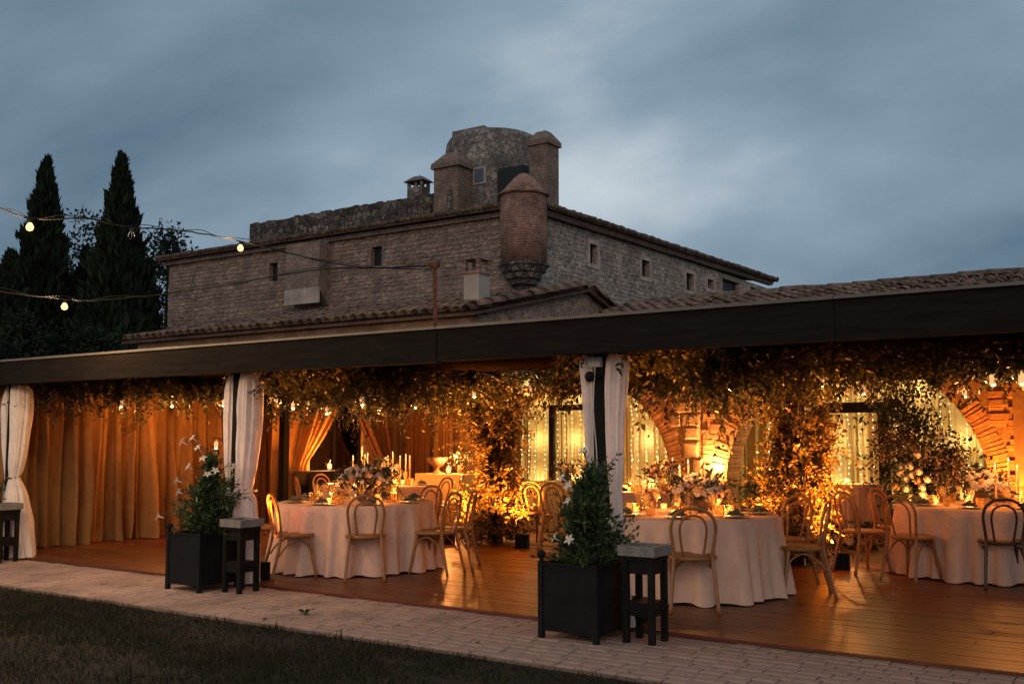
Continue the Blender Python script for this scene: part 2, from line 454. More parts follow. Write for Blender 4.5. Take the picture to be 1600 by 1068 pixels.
def leaf_mesh(name, C, D, size, material, wid=0.42, droop=0.0):
    """leaves: C centres, D growth directions, size lengths; each a folded diamond of two triangles"""
    n = len(C)
    D = D / (np.linalg.norm(D, axis=1, keepdims=True) + 1e-9)
    R = RNG.normal(size=(n,3)); Sd = np.cross(D, R); Sd /= (np.linalg.norm(Sd, axis=1, keepdims=True)+1e-9)
    N = np.cross(Sd, D)
    L = size[:,None]
    base = C - D*L*.5
    tip = C + D*L*.5 + np.array([0,0,-1])*droop*L
    mid = C - D*L*.05
    a = mid + Sd*L*wid*.5 + N*L*.10
    b = mid - Sd*L*wid*.5 + N*L*.10
    V = np.stack([base, a, tip, b], 1).reshape(-1,3)
    i = np.arange(n)*4
    F = np.concatenate([np.stack([i, i+1, i+2],1), np.stack([i, i+2, i+3],1)])
    return np_mesh(name, V, F, material)
def clump_leaves(centres, per, spread, size, out_from=None, up=0.0, sizevar=0.35):
    """clusters of leaves round twig centres -> C, D, S arrays"""
    K = len(centres)
    base = np.repeat(centres, per, axis=0)
    off = RNG.normal(size=(K*per,3))*spread
    C = base + off
    D = off*1.0/(spread+1e-9) + RNG.normal(size=off.shape)*.7
    if out_from is not None:
        o = base - np.repeat(out_from, per, axis=0)
        o /= (np.linalg.norm(o, axis=1, keepdims=True)+1e-9)
        D = D + o*1.2
    D[:,2] += up
    Sz = size*(1 + RNG.uniform(-sizevar, sizevar, K*per))
    return C, D, Sz
def sprigs(g, P0, D0, L, nl, leaf, droop=.35, spread=.9):
    """leafy twigs: start points, directions, lengths -> leaf arrays and a stem mesh (verts, quads)"""
    N = len(P0); D0 = D0/(np.linalg.norm(D0, axis=1, keepdims=True)+1e-9)
    bend = g.normal(size=(N,3))*.35
    def pos(t):
        t = np.asarray(t)[..., None]
        return P0[:,None]*1.0 + D0[:,None]*(L[:,None,None]*t) + bend[:,None]*(L[:,None,None]*t*t) - np.array([0,0,1.0])*(L[:,None,None]*droop*t*t)
    T = np.clip(np.linspace(.12, 1.0, nl)[None] + g.uniform(-.03,.03,(N,nl)), .05, 1)
    C = pos(T); tan = pos(np.clip(T+.05,0,1.2)) - C
    tan /= (np.linalg.norm(tan, axis=2, keepdims=True)+1e-9)
    side = np.cross(tan, g.normal(size=(N,1,3))); side /= (np.linalg.norm(side, axis=2, keepdims=True)+1e-9)
    sg = np.where(np.arange(nl)%2, 1., -1.)[None,:,None]
    D = tan*.75 + side*sg*spread + g.normal(size=C.shape)*.35
    Sz = leaf*np.repeat(g.uniform(.6,1.5,(N,1)), nl, 1)*g.uniform(.7,1.2,(N,nl))*(1.1-.35*T)
    Dn = D/(np.linalg.norm(D, axis=2, keepdims=True)+1e-9)
    C = C + Dn*Sz[...,None]*.5
    ts = np.linspace(0, 1, 5)[None].repeat(N, 0); Q = pos(ts)
    a1 = np.cross(D0, np.array([.3,.2,.93])); a1 /= (np.linalg.norm(a1, axis=1, keepdims=True)+1e-9); a2 = np.cross(D0, a1)
    r = np.array([.006,.005,.004,.003,.0015])
    V = np.concatenate([(Q + (a1*cos(2*pi*k/3) + a2*sin(2*pi*k/3))[:,None]*r[None,:,None])[:,:,None] for k in range(3)], 2)
    idx = np.arange(N*15).reshape(N,5,3); F = []
    for k in range(3):
        F.append(np.stack([idx[:,:-1,k], idx[:,:-1,(k+1)%3], idx[:,1:,(k+1)%3], idx[:,1:,k]], -1).reshape(-1,4))
    return C.reshape(-1,3), D.reshape(-1,3), Sz.ravel(), V.reshape(-1,3), np.concatenate(F)
def catmull(pts, n=6):
    P = [Vector(p) for p in pts]; out = []
    for i in range(len(P)-1):
        p0 = P[max(i-1,0)]; p1 = P[i]; p2 = P[i+1]; p3 = P[min(i+2,len(P)-1)]
        for k in range(n):
            t = k/n
            out.append(.5*((2*p1) + (p2-p0)*t + (2*p0-5*p1+4*p2-p3)*t*t + (3*p1-p0-3*p2+p3)*t*t*t))
    out.append(P[-1])
    return out
def lamp(kind, name, loc, power, color, parent=None, radius=0.03, aim=None, angle=60, blend=0.6):
    l = bpy.data.lights.new(name, kind)
    l.energy = power*(3.05 if name != 'bulb_light' else 3.0); l.color = color; l.shadow_soft_size = radius
    if kind == 'SPOT': l.spot_size = radians(angle); l.spot_blend = blend
    o = bpy.data.objects.new(name, l); COL.objects.link(o)
    o.location = loc
    if aim is not None:
        o.rotation_euler = Vector(aim).to_track_quat('-Z','Y').to_euler()
    if parent is not None: o.parent = parent
    return o
AMBER = (1.0, 0.27, 0.03); CANDLE = (1.0, 0.35, 0.08); FAIRY = (1.0, 0.66, 0.27); BULB = (1.0, 0.62, 0.30)

# ================================================================== THE GROUND
DECK0, DECK1 = 7.40, 12.35
PAV0 = 6.02
LX, RX = -16.0, 3.2
lawn = MB()
lawn.add([(-900,-600,-.035),(900,-600,-.035),(900,1500,-.035),(-900,1500,-.035)], [(0,1,2,3)])
tag(lawn.build('lawn', 'lawn_soil'), kind='structure')
# grass blades on the strip the photo shows, thinning out on worn patches
n = 150000
gx = RNG.uniform(-14.5, 0.6, n); gy = PAV0 - 0.03 - RNG.beta(1.1, 1.6, n)*4.6
worn = np.array([mnoise.noise(Vector((x*.8, y*1.4, 3.3))) for x, y in zip(gx, gy)])
patch = np.exp(-(((gx+4.0)/.55)**2 + ((gy-5.35)/.10)**2)) + np.exp(-(((gx+4.75)/.5)**2 + ((gy-5.62)/.07)**2))
keep = (worn > RNG.uniform(-.75, .35, n)) & (patch < RNG.uniform(.15, .9, n))
gx, gy = gx[keep], gy[keep]; n = len(gx)
tuft = np.array([mnoise.noise(Vector((x*3.1, y*3.7, 8.8))) for x, y in zip(gx, gy)])
h = RNG.uniform(.016, .050, n)*(1 + .7*np.clip(worn[keep], 0, 1))*(1 + 1.5*np.clip(tuft-.05, 0, 1)); a = RNG.uniform(0, 2*pi, n); w = RNG.uniform(.003, .006, n)
lean = RNG.normal(size=(n,2))*.022
z0 = np.full(n, -.036)
V = np.stack([np.stack([gx-w*np.cos(a), gy-w*np.sin(a), z0],1), np.stack([gx+w*np.cos(a), gy+w*np.sin(a), z0],1),
              np.stack([gx+lean[:,0], gy+lean[:,1], z0+h],1)],1).reshape(-1,3)
tag(link('grass', np_mesh('grass', V, np.arange(3*n).reshape(-1,3), 'grass_blade')), 'short dark lawn grass in front of the paving', 'grass', kind='stuff')

pav = tag(MB().box(LX, RX, PAV0, DECK0-.002, -.09, -.012).build('paving', 'paving_joint'), kind='structure')
rows = 12; ph = (DECK0-.01-PAV0)/rows
pm = [bevel_box_mesh('paver', .155+.03*k, ph-.007, .028, .004, 'paver') for k in range(3)]
pw = [.155+.03*k+.007 for k in range(3)]
plist = []
for r_ in range(rows):
    x = RX - random.uniform(0, .2); rr = random.Random(r_)
    while x > LX + .3:
        k = rr.choice((0,0,1,2)); x -= pw[k]
        plist.append((x + pw[k]/2, PAV0 + ph*(r_+.5), k, rr.uniform(-.003, .004), rr.uniform(-.012, .012)))
def score(p):
    d = .5606*-p[0] + .828*p[1]; l = .828*p[0] + .5606*p[1]
    return d if (d > 1 and abs(l/d) < .52 and 1.52/d < .5) else 99 + d
plist.sort(key=score)
for p in plist[:300]:
    link('paver', pm[p[2]], pav, (p[0], p[1], -.028 + p[3]), (0,0,p[4]))
rest = MB()
for p in plist[300:]:
    q = pm[p[2]]; vs = [(v.co.x+p[0], v.co.y+p[1], v.co.z-.028+p[3]) for v in q.vertices]
    rest.add(vs, [tuple(f.vertices) for f in q.polygons])
tag(rest.build('far_pavers', 'paver', pav), kind='stuff')

deck = tag(MB().box(LX, RX, DECK0, DECK1, -.09, -.005).build('deck', 'deck_gap'), kind='structure')
bw = .118; nrow = int((DECK1-DECK0)/bw)
bm_ = [bevel_box_mesh('deck_board', L, bw-.0035, .028, .0025, 'deck_wood') for L in (3.6, 4.4, 5.2)]
for i in range(nrow):
    x = LX + random.uniform(0, 1.2) - 1; y = DECK0 + .004 + bw*(i+.5)
    while x < RX - .5:
        k = random.randrange(3); L = (3.6, 4.4, 5.2)[k]
        if x + L > LX + .2:
            link('deck_board', bm_[k], deck, (x+L/2, y, -.004 + random.uniform(-.0015, .0015)))
        x += L + .004
FZ = 0.024    # walking surface of the deck
tag(MB().box(LX, RX, DECK1+.003, 19.5, -.09, .020).build('stone_floor', 'stone_floor'), kind='structure')

# ================================================================== PERGOLA
PX = (-12.84, -8.52, -4.12, 0.28)
PYF, PYB = 7.42, 12.15
perg = empty('pergola', (-6, 7.4, 0), label='long dark flat roofed pergola over the dining deck', cat='pergola')
def rel(o, root=perg):
    o.parent = root; o.matrix_parent_inverse = Matrix.Translation(-Vector(root.location)); return o
for xa, xb, dz in ((LX,-12.6,0), (-12.6,-9.1,.004), (-9.1,-5.6,-.003), (-5.6,-2.1,.003), (-2.1,RX,0)):
    rel(MB().box(xa+.003, xb-.003, 7.08+dz, 7.20, 2.19+dz, 2.475).build('front_beam', 'beam_wood'))
    rel(MB().box(xa+.004, xb-.002, 7.055+dz, 7.22, 2.477, 2.50+dz*.7).build('gutter_lip', 'gutter_metal'))
rel(MB().box(LX, RX, 7.202, 12.45, 2.43, 2.476).build('roof_panel', 'ceiling_dark'))
rel(MB().box(LX, RX, PYB-.07, PYB+.07, 2.25, 2.428).build('back_beam', 'dark_metal'))
for x in PX:
    rel(MB().box(x-.06, x+.06, 7.203, PYB-.073, 2.27, 2.428).build('cross_beam', 'dark_metal'))
    rel(MB().box(x-.055, x+.055, PYF-.055, PYF+.055, FZ, 2.268).build('post', 'dark_metal'))
    rel(MB().box(x-.06, x+.06, PYB-.06, PYB+.06, FZ, 2.248).build('post', 'dark_metal'))
# switch box and lead on the middle front post
cb = empty('speaker_cable', (PX[2]-.02, PYF-.08, 2.05), label='white cables hanging down the post between the nearest white curtains', cat='cable')
MB().box(-.055, .055, -.03, .02, .05, .13).build('junction_box', 'white_cable', cb)
MB().ball((-.03,-.045,-.03), .045, 8, 6).build('round_plug', 'cable', cb, True)
for s, q in ((-.02, .012), (.012, -.01)):
    pts = [(s, -.03, .05), (s+q, -.045, -.3), (s-q*1.6, -.04, -.7), (s+q, -.045, -1.1), (s, -.04, -1.95)]
    MB().tube(catmull(pts, 6), .005, 5).build('lead', 'white_cable', cb, True)

# ================================================================== CLOTH
def drape(name, p0, p1, z0, z1, pleats, amp, material, label, cat='drape', group=None, seed=0, flare=.35, edge=None, tex_n=12):
    """hanging curtain from p0 to p1 (x,y); edge(v) -> (u0,u1) lets it be pulled aside, v 0 top to 1 bottom"""
    r = random.Random(seed)
    p0 = Vector((p0[0], p0[1], 0)); p1 = Vector((p1[0], p1[1], 0))
    d = (p1-p0); n = Vector((d.y, -d.x, 0)).normalized()
    ph = [r.uniform(0, 6.28) for _ in range(4)]
    nu = max(int(pleats*tex_n), 16); nv = 22
    m = MB(); vs = []
    def warp(u):
        return u + .35/pleats*sin(2*pi*u*pleats*.37+ph[1]) + .2/pleats*sin(2*pi*u*pleats*.81+ph[2])
    for j in range(nv+1):
        v = j/nv; z = z1 + (z0-z1)*v
        u0, u1 = edge(v) if edge else (0, 1)
        tight = (u1-u0)
        for i in range(nu+1):
            s = i/nu; u = u0 + (u1-u0)*s
            w = warp(s)*pleats*2*pi
            f = sin(w+ph[0]+ .5*sin(2.6*v+ph[3]+s*4)) + .4*sin(2.3*w+ph[1]+1.3*v) + .6*sin(w*.31+ph[2]+.9*v) + .3*mnoise.noise(Vector((s*pleats*1.7, v*2.2, seed)))
            A = amp*(.5 + flare*v)*(.45+1.05*abs(sin(s*4.3+ph[3]))); f = f + .45*max(f,0)**2 - .2
            if tight < .999: A *= min(1.0, .5+tight*.7)
            p = p0 + d*u + n*(f*A)
            if v > .97: p += n*.02*sin(w*.5)
            vs.append((p.x, p.y, z + (.008*sin(w) if j == nv else 0)))
    fs = [(j*(nu+1)+i, j*(nu+1)+i+1, (j+1)*(nu+1)+i+1, (j+1)*(nu+1)+i) for j in range(nv) for i in range(nu)]
    c = p0 + d*.5
    m.add([(x-c.x, y-c.y, z) for x, y, z in vs], fs)
    o = m.build(name, material, None, True, (c.x, c.y, 0))
    return tag(o, label, cat, group)

# amber drapes closing the left end of the pergola
EX = -13.42
ys = [7.35, 8.35, 9.30, 10.25, 11.05, 11.75]
labs = ['amber drape at the left end nearest the white curtain', 'amber drape in brightest light below the leftmost lantern',
        'amber drape third along the left end wall', 'amber drape fourth along the left end wall behind the flowering shrub',
        'amber drape hanging behind the left white curtain and post']
for i in range(5):
    drape('amber_drape', (EX+.03*(i%2), ys[i]), (EX+.03*(i%2), ys[i+1]+.08), FZ+.006, 2.42, (5.2,4.1,5.8,4.6,5.4)[i], .105, 'amber_linen', labs[i],
          group='amber drapes along the left end', seed=20+i)
drape('brown_drape', (EX+.05, 11.85), (EX+.05, 12.42), FZ+.006, 2.42, 4, .05, 'brown_linen', 'dark brown drape right of the left post and white curtain', seed=31)
# tied back drapes round the garden window and on the back wall
def tieL(v):   # gathered towards u=0 at the tie
    k = min(v/.62, 1); return (0, 1-.70*k**1.5) if v < .62 else (0, .30 + .10*(v-.62)/.38)
def tieR(v):
    a, b = tieL(v); return (1-b, 1-a)
drape('brown_drape', (EX+.03, 12.72), (EX+.03, 14.25), FZ, 2.75, 6, .06, 'amber_linen', 'amber drape tied back at the left of the garden window', seed=32, edge=tieL)
drape('brown_drape', (EX+.03, 14.25), (EX+.03, 15.55), FZ, 2.75, 6, .06, 'brown_linen', 'brown drape tied back at the right of the garden window', seed=33, edge=tieR)
drape('brown_drape', (-13.25, 15.80), (-12.62, 15.80), FZ, 2.75, 5, .045, 'brown_linen', 'brown drape hanging straight behind the tall candelabra', seed=34)
drape('brown_drape', (-12.58, 15.84), (-12.12, 15.84), FZ, 2.75, 4, .04, 'amber_linen', 'narrow amber drape beside the urn on the console', seed=35)
drape('sheer_drape', (-12.0, 17.3), (-9.9, 17.3), .03, 2.9, 16, .035, 'sheer_linen', 'pale yellow sheer drape left in the first arch', seed=41, tex_n=8)
drape('sheer_drape', (-9.92, 17.27), (-7.0, 17.27), .03, 2.9, 20, .035, 'sheer_linen', 'pale yellow sheer drape right in the first arch beside the stone pillar', seed=42, tex_n=8)
drape('sheer_drape', (-6.9, 17.3), (-4.62, 17.3), .03, 2.9, 16, .035, 'sheer_linen', 'pale sheer drape left of the black door post in the second arch', seed=43, tex_n=8)
drape('sheer_drape', (-4.45, 17.3), (-1.8, 17.3), .03, 2.9, 18, .035, 'sheer_linen', 'pale sheer drape right of the black door post behind the floral bush', seed=44, tex_n=8)

# white curtains gathered at the front posts
def post_curtain(px, side, prof, depth, label, seed):
    """prof: (z, inner, outer) distances from post centre along x; gathered bundle with folds, oval in plan"""
    r = random.Random(seed); ph = [r.uniform(0, 6.28) for _ in range(3)]
    pr = catmull([(z, a, b) for z, a, b in prof], 6)
    n = 72; vs = []; k = len(pr)
    for q in pr:
        z, a, b = q; c = (a+b)/2; hw = max((b-a)/2, .02)
        for i in range(n):
            t = 2*pi*i/n
            fold = 1 + .17*sin(7*t+ph[0]+.5*z) + .10*sin(13*t+ph[1]-.6*z)
            jn = mnoise.noise(Vector((t*1.6, z*3.2, seed*7.7))); fold += .16*jn + .09*sin((19+seed)*t + 2*z)
            vs.append((side*(c + hw*cos(t)*min(fold,1.12)), depth*min(hw/.11, 1.25)*sin(t)*fold + .012*sin(3*z+ph[2]), z + (.012*sin(5*t+ph[1]) if z > 2.15 else 0)))
    fs = [(j*n+i, j*n+(i+1)%n, (j+1)*n+(i+1)%n, (j+1)*n+i) for j in range(k-1) for i in range(n)]
    m = MB(); m.add(vs, fs)
    o = m.build('white_curtain', 'white_linen', None, True, (px, PYF-.02, 0))
    return tag(o, label, 'curtain', 'white curtains gathered at the pergola posts')
B = FZ + .004
L2 = [(2.19,.075,.17),(2.12,.07,.19),(2.0,.065,.18),(1.9,.065,.17),(1.5,.065,.15),(1.1,.07,.14),(.6,.07,.15),(.2,.07,.17),(B,.065,.19)]
R2 = [(2.20,.075,.20),(2.13,.07,.235),(1.95,.06,.225),(1.7,.06,.205),(1.3,.07,.19),(1.0,.085,.175),(.55,.07,.20),(.2,.06,.24),(B,.05,.27)]
post_curtain(PX[2], -1, L2, .10, 'white curtain left of the post behind the nearest planter', 1)
post_curtain(PX[2], 1, R2, .12, 'white curtain right of the post above the nearest stool', 2)
L1 = [(2.19,.075,.15),(2.0,.065,.19),(1.6,.065,.19),(1.2,.065,.16),(.98,.065,.12),(.9,.065,.14),(.5,.065,.17),(B,.065,.19)]
R1 = [(2.19,.085,.23),(2.1,.08,.265),(1.9,.065,.27),(1.6,.065,.26),(1.2,.06,.225),(.97,.06,.19),(.86,.06,.24),(.5,.06,.27),(B,.05,.28)]
post_curtain(PX[1], -1, L1, .11, 'white curtain left of the post behind the white flowering shrub', 3)
post_curtain(PX[1], 1, R1, .14, 'wide white curtain tied with a cord right of the second post', 4)
L0 = [(2.19,.075,.13),(1.9,.065,.19),(1.4,.065,.17),(.98,.065,.12),(.5,.065,.17),(B,.065,.22)]
R0 = [(2.19,.09,.24),(2.05,.08,.28),(1.6,.07,.24),(1.2,.06,.20),(1.02,.06,.16),(.94,.06,.19),(.8,.07,.26),(.5,.08,.34),(.2,.07,.43),(B,.05,.48)]
post_curtain(PX[0], -1, L0, .10, 'white curtain at the far left edge of the picture', 5)
post_curtain(PX[0], 1, R0, .14, 'white curtain tied back with a dark band and flaring to the floor', 6)
def ring(name, x, z, rx, ry, material, label, tail=False):
    m = MB()
    m.tube([(rx*cos(t), ry*sin(t), .012*sin(2*t)) for t in np.linspace(0, 2*pi, 25)], .011, 6)
    if tail:
        m.tube(catmull([(-rx*.9, -ry*.5, 0), (-rx*1.0, -ry*.9, -.06), (-rx*.8, -ry*1.0, -.16)], 4), .008, 5)
        m.tube(catmull([(-rx*.9, -ry*.5, 0), (-rx*1.25, -ry*.8, -.05), (-rx*1.15, -ry*1.0, -.12)], 4), .008, 5)
    tag(m.build(name, material, None, True, (x, PYF-.02, z)), label, 'tieback')
ring('curtain_tieback', PX[1]+.135, .965, .10, .125, 'rope', 'pale cord tied round the wide white curtain', True)
ring('curtain_tieback', PX[0]+.09, 1.02, .055, .10, 'rust', 'dark band round the leftmost flaring white curtain')

# ================================================================== ARCHED HALL
AY = 16.0
arches = [(-9.47, 1.90, .75), (-4.6, 2.0, .75)]
hall = empty('arched_wall', (-6, AY, 0), label='old stone and brick wall with two wide round arches behind the deck', cat='wall')
def inarch(x, z, g=0):
    for cx, r, zs in arches:
        if z <= zs and abs(x-cx) < r+g: return True
        if z > zs and (x-cx)**2 + (z-zs)**2 < (r+g)**2: return True
    return False
# wall with arch openings: columns of quads following the soffit
TH = .55; TOP = 2.95
m = MB()
def strip(xa, xb, za, zb):
    m.add([(xa,AY,za),(xb,AY,zb),(xb,AY,TOP),(xa,AY,TOP)], [(0,1,2,3)])
    m.add([(xa,AY+TH,za),(xb,AY+TH,zb),(xb,AY+TH,TOP),(xa,AY+TH,TOP)], [(3,2,1,0)])
    if za > .02 or zb > .02:
        m.add([(xa,AY,za),(xb,AY,zb),(xb,AY+TH,zb),(xa,AY+TH,za)], [(3,2,1,0)])
segs = []
x = -13.6
for cx, r, zs in arches:
    strip(x, cx-r, 0, 0)
    m.add([(cx-r,AY,0),(cx-r,AY+TH,0),(cx-r,AY+TH,zs),(cx-r,AY,zs)], [(0,1,2,3)])
    m.add([(cx+r,AY,0),(cx+r,AY+TH,0),(cx+r,AY+TH,zs),(cx+r,AY,zs)], [(3,2,1,0)])
    N = 32
    for i in range(N):
        t0, t1 = pi - pi*i/N, pi - pi*(i+1)/N
        strip(cx+r*cos(t0), cx+r*cos(t1), zs+r*sin(t0), zs+r*sin(t1))
    x = cx+r
strip(x, 3.2, 0, 0)
rel(m.build('wall', 'arch_mortar'), hall)
# voussoirs
vb = [stone_mesh('voussoir', .047, .016, .27, 'arch_brick', .16, s) for s in range(4)]
ib = []
for s in range(3):
    r = random.Random(50+s); mm = MB()
    mm.box(-.021, .021, -.004, TH, -.02+r.uniform(-.008,.008), .05); ib.append(mm.mesh('soffit_brick', 'arch_brick'))
for cx, r, zs in arches:
    nb = int(pi*r/.056)
    for i in range(nb):
        t = pi*(i+.5)/nb + random.uniform(-.006,.006)
        L = random.uniform(.12, .17)
        if cx > -6 and .62 < t < 1.45: continue      # plastered haunch of the second arch
        o = link('voussoir', random.choice(vb), None, (cx+(r+L)*cos(t), AY-.0, zs+(r+L)*sin(t)), (0, pi/2 - t, 0), (1, random.uniform(.6,1.4), 1))
        rel(o, hall)
        if cos(t) < .1:   # the left flank of each soffit faces the camera
            rel(link('soffit_brick', random.choice(ib), None, (cx+r*cos(t), AY, zs+r*sin(t)), (0, pi/2-t, 0)), hall)
# jamb bricks below the springing and rubble on the piers
stones = [stone_mesh('stone', 1, .05, 1, 'arch_stone', .10, 80+s) for s in range(5)]
bricks = [stone_mesh('brick', 1, .03, 1, 'arch_brick', .08, 90+s) for s in range(5)]
def course(x0, x1, z, h, wmin, wmax, meshes, name, gap=.46):
    x = x0
    while x < x1 - .06:
        w = min(random.uniform(wmin, wmax), x1-x)
        cxm = x + w/2
        if not inarch(cxm, z, gap) and not inarch(x+.02, z, gap-.06) and not inarch(x+w-.02, z, gap-.06):
            rel(link(name, random.choice(meshes), None, (cxm, AY, z), (0, random.uniform(-.03,.03), 0), (w*.95, random.uniform(.6,1.5), h*.93)), hall)
        x += w
z = .16
while z < 2.85:       # pillar: big stones left, thin bricks right
    h = random.choice((.16,.22,.28))
    course(-7.55, -7.0, z, h, .18, .42, stones, 'stone', .02 if z < .75 else .28)
    z += h
z = .1
while z < 2.85:
    h = .085
    course(-7.0, -6.60, z, h, .14, .30, bricks, 'brick', .02 if z < .75 else .28)
    z += h
z = .1
while z < 2.75:       # right pier, rough bricks in bulging courses
    h = random.choice((.08,.095,.12))
    course(-2.60, -2.26, z, h, .16, .36, bricks, 'brick', .01 if z < .75 else .28)
    z += h
tag(MB().box(-2.24, -1.0, AY-.22, AY+.3, .021, 2.94).build('plaster_pier', 'plaster_wall'), 'smooth dark plastered pier at the right edge', 'pier')
# enclosing walls and the ceiling of the hall
tag(MB().box(-13.85, -13.65, 7.25, 12.5, -.05, 2.428).build('end_wall', 'plaster_wall'), 'plain unseen wall added behind the amber drapes to block sky light', 'wall')  # unseen wall, added so that sky light cannot come through the drapes
w_ = MB(); w_.box(-13.85, -13.65, 12.502, 13.55, -.05, 2.94); w_.box(-13.85, -13.65, 15.0, 18.0, -.05, 2.94); w_.box(-13.85,-13.65,13.552,14.998,2.3,2.94); w_.box(-13.85,-13.65,13.552,14.998,-.05,.35)
tag(w_.build('window_wall', 'plaster_wall'), 'plain wall round the garden window at the back left', 'wall')
tag(MB().box(-13.85, 3.2, 17.7, 17.9, -.05, 2.94).build('back_wall', 'plaster_wall'), 'pale wall behind the sheer drapes', 'wall')
tag(MB().box(-13.85, 3.2, 12.46, 17.95, 2.952, 3.0).build('ceiling', 'ceiling_dark'), kind='structure')
tag(MB().box(-13.85, 3.2, 12.47, 12.60, 2.20, 2.95).build('lintel', 'ceiling_dark'), 'dark beam closing the hall above the leafy garland', 'beam')
# window pane, and the garden seen through it
wf = empty('garden_window', (-13.75, 14.27, .35), label='glazed window between the tied back drapes', cat='window')
MB().box(-.012, .012, -.72, .72, .01, 1.94).build('pane', 'pane_glass', wf)
for y in (-.715, -.02, .675): MB().box(-.03, .03, y, y+.04, .0, 1.95).build('frame_bar', 'dark_metal', wf)

# black door frames standing in the arches
def frame(x0, x1, y, z1, label, w=.11, right=True):
    o = empty('door_frame', ((x0+x1)/2, y, .021), label=label, cat='door frame')
    hx = (x1-x0)/2
    MB().box(-hx, -hx+w, -.04, .04, 0, z1-w-.002).build('jamb', 'black_box', o)
    if right: MB().box(hx-w, hx, -.04, .04, 0, z1-w-.002).build('jamb', 'black_box', o)
    MB().box(-hx, hx, -.04, .04, z1-w, z1).build('head', 'black_box', o)
frame(-10.62, -9.25, 17.0, 2.14, 'black metal door frame in the first arch')
frame(-5.35, -4.22, 17.0, 2.08, 'black door frame in the second arch left of the floral bush', .17)

# fairy light strands in front of the sheer drapes
def strand_mesh(seed):
    r = random.Random(seed); w = MB(); b = MB()
    zt = 2.85; z = zt; pts = []
    while z > .25:
        pts.append((r.uniform(-.02,.02), r.uniform(-.015,.015), z)); z -= r.uniform(.07, .13)
    w.tube(pts, .0018, 3)
    for p in pts: b.ball(p, .0115, 5, 3)
    return w.mesh('wire', 'white_cable'), b.mesh('bulbs', 'fairy_bulb')
sm = [strand_mesh(s) for s in range(7)]
def strands(x0, x1, n, label, group):
    for i in range(n):
        x = x0 + (x1-x0)*(i+.5)/n + random.uniform(-.05,.05)
        o = empty('fairy_light_strand', (x, 17.18, .0), label=label, cat='string light', group=group)
        a_, b_ = random.choice(sm)
        link('wire', a_, o); tag(link('bulbs', b_, o), kind='stuff')
strands(-11.5, -7.3, 24, 'strand of warm fairy lights hanging before the sheer drape in the first arch', 'fairy light strands in the first arch')
strands(-6.4, -2.5, 22, 'strand of warm fairy lights hanging before the sheer drape in the second arch', 'fairy light strands in the second arch')
for x in (-11.0, -10.2, -9.4, -8.6, -7.8):
    for z in (.7, 1.5, 2.3): lamp('POINT', 'fairy_glow', (x, 17.1, z), 1.25, FAIRY, radius=.05)
for x in (-5.9, -5.2, -4.5, -3.8, -3.1):
    for z in (.7, 1.5, 2.3): lamp('POINT', 'fairy_glow', (x, 17.1, z), 1.25, FAIRY, radius=.05)

# ================================================================== ROOFS ABOVE THE PERGOLA
def tile_mesh(L=.44, r0=.098, r1=.082, th=.014, n=6):
    m = MB(); vs = []
    for (y, r) in ((0, r0), (L, r1)):
        for k in (0, 1):
            q = r - th*k
            for i in range(n+1):
                a = pi*i/n; vs.append((q*cos(a), y, q*sin(a)))
    K = n+1; fs = []
    for i in range(n):
        fs.append((i, i+1, 2*K+i+1, 2*K+i)); fs.append((K+i+1, K+i, 3*K+i, 3*K+i+1)); fs.append((i+1, i, K+i, K+i+1))
    m.add(vs, fs)
    return m.mesh('roof_tile', 'roof_tile', True)
TM = tile_mesh()
def tiles(root, xs, y0, z0, slope, nrow, first=300, step=.355, seed=1, origin=None):
    r = random.Random(seed); al = math.atan(slope); rest = MB(); cnt = 0
    for j in range(nrow):
        for x in xs:
            y = y0 + j*step*cos(al); z = z0 + j*step*sin(al) + r.uniform(-.008,.010)
            ex = (al + r.uniform(-.02,.03) - .03, r.uniform(-.02,.02), r.uniform(-.05,.05)); loc = (x + r.uniform(-.012,.012), y + r.uniform(-.03,.03), z)
            if cnt < first:
                rel(link('roof_tile', TM, None, loc, ex), root)
            else:
                T = Matrix.LocRotScale(Vector(loc), __import__('mathutils').Euler(ex), None)
                rest.add([T @ v.co for v in TM.vertices], [tuple(f.vertices) for f in TM.polygons])
            cnt += 1
    if rest.v:
        o = rest.build('far_tiles', 'roof_tile', None, True); rel(o, root); tag(o, kind='stuff')
# low wing on the left: eave 3.5 m, ridge 4.3 m
wing = empty('low_wing', (-14, 13, 0), label='low rendered wing with a scalloped clay tile roof behind the pergola', cat='building')
b = MB()
b.box(-18.2, -9.55, 13.10, 13.35, 3.002, 3.50)
b.box(-18.2, -13.87, 13.10, 19.8, -.04, 3.0)
rel(b.build('wall', 'render_wall'), wing)
g = MB()   # gable end facing right
gy = [13.36, 16.5, 19.6]; gz = [3.60, 4.28, 3.35]
g.add([(-9.55, y, 3.0) for y in gy] + [(-9.55, y, z) for y, z in zip(gy, gz)] + [(-9.8, y, 3.0) for y in gy] + [(-9.8, y, z) for y, z in zip(gy, gz)],
      [(0,1,4,3),(1,2,5,4),(7,6,9,10),(8,7,10,11),(3,4,10,9),(4,5,11,10)])
rel(g.build('gable_wall', 'fort_stone'), wing)
rf = MB()
rf.hexa([(-18.4,12.86,3.44),(-9.42,12.86,3.44),(-9.42,16.5,4.24),(-18.4,16.5,4.24)], [(-18.4,12.86,3.49),(-9.42,12.86,3.49),(-9.42,16.5,4.29),(-18.4,16.5,4.29)])
rf.hexa([(-18.4,16.502,4.24),(-9.42,16.502,4.24),(-9.42,19.8,3.26),(-18.4,19.8,3.26)], [(-18.4,16.502,4.29),(-9.42,16.502,4.29),(-9.42,19.8,3.31),(-18.4,19.8,3.31)])
rel(rf.build('roof_slab', 'roof_base'), wing)
tiles(wing, [-9.52 - .216*i for i in range(41)], 12.80, 3.52, .22, 10, 280, seed=3)
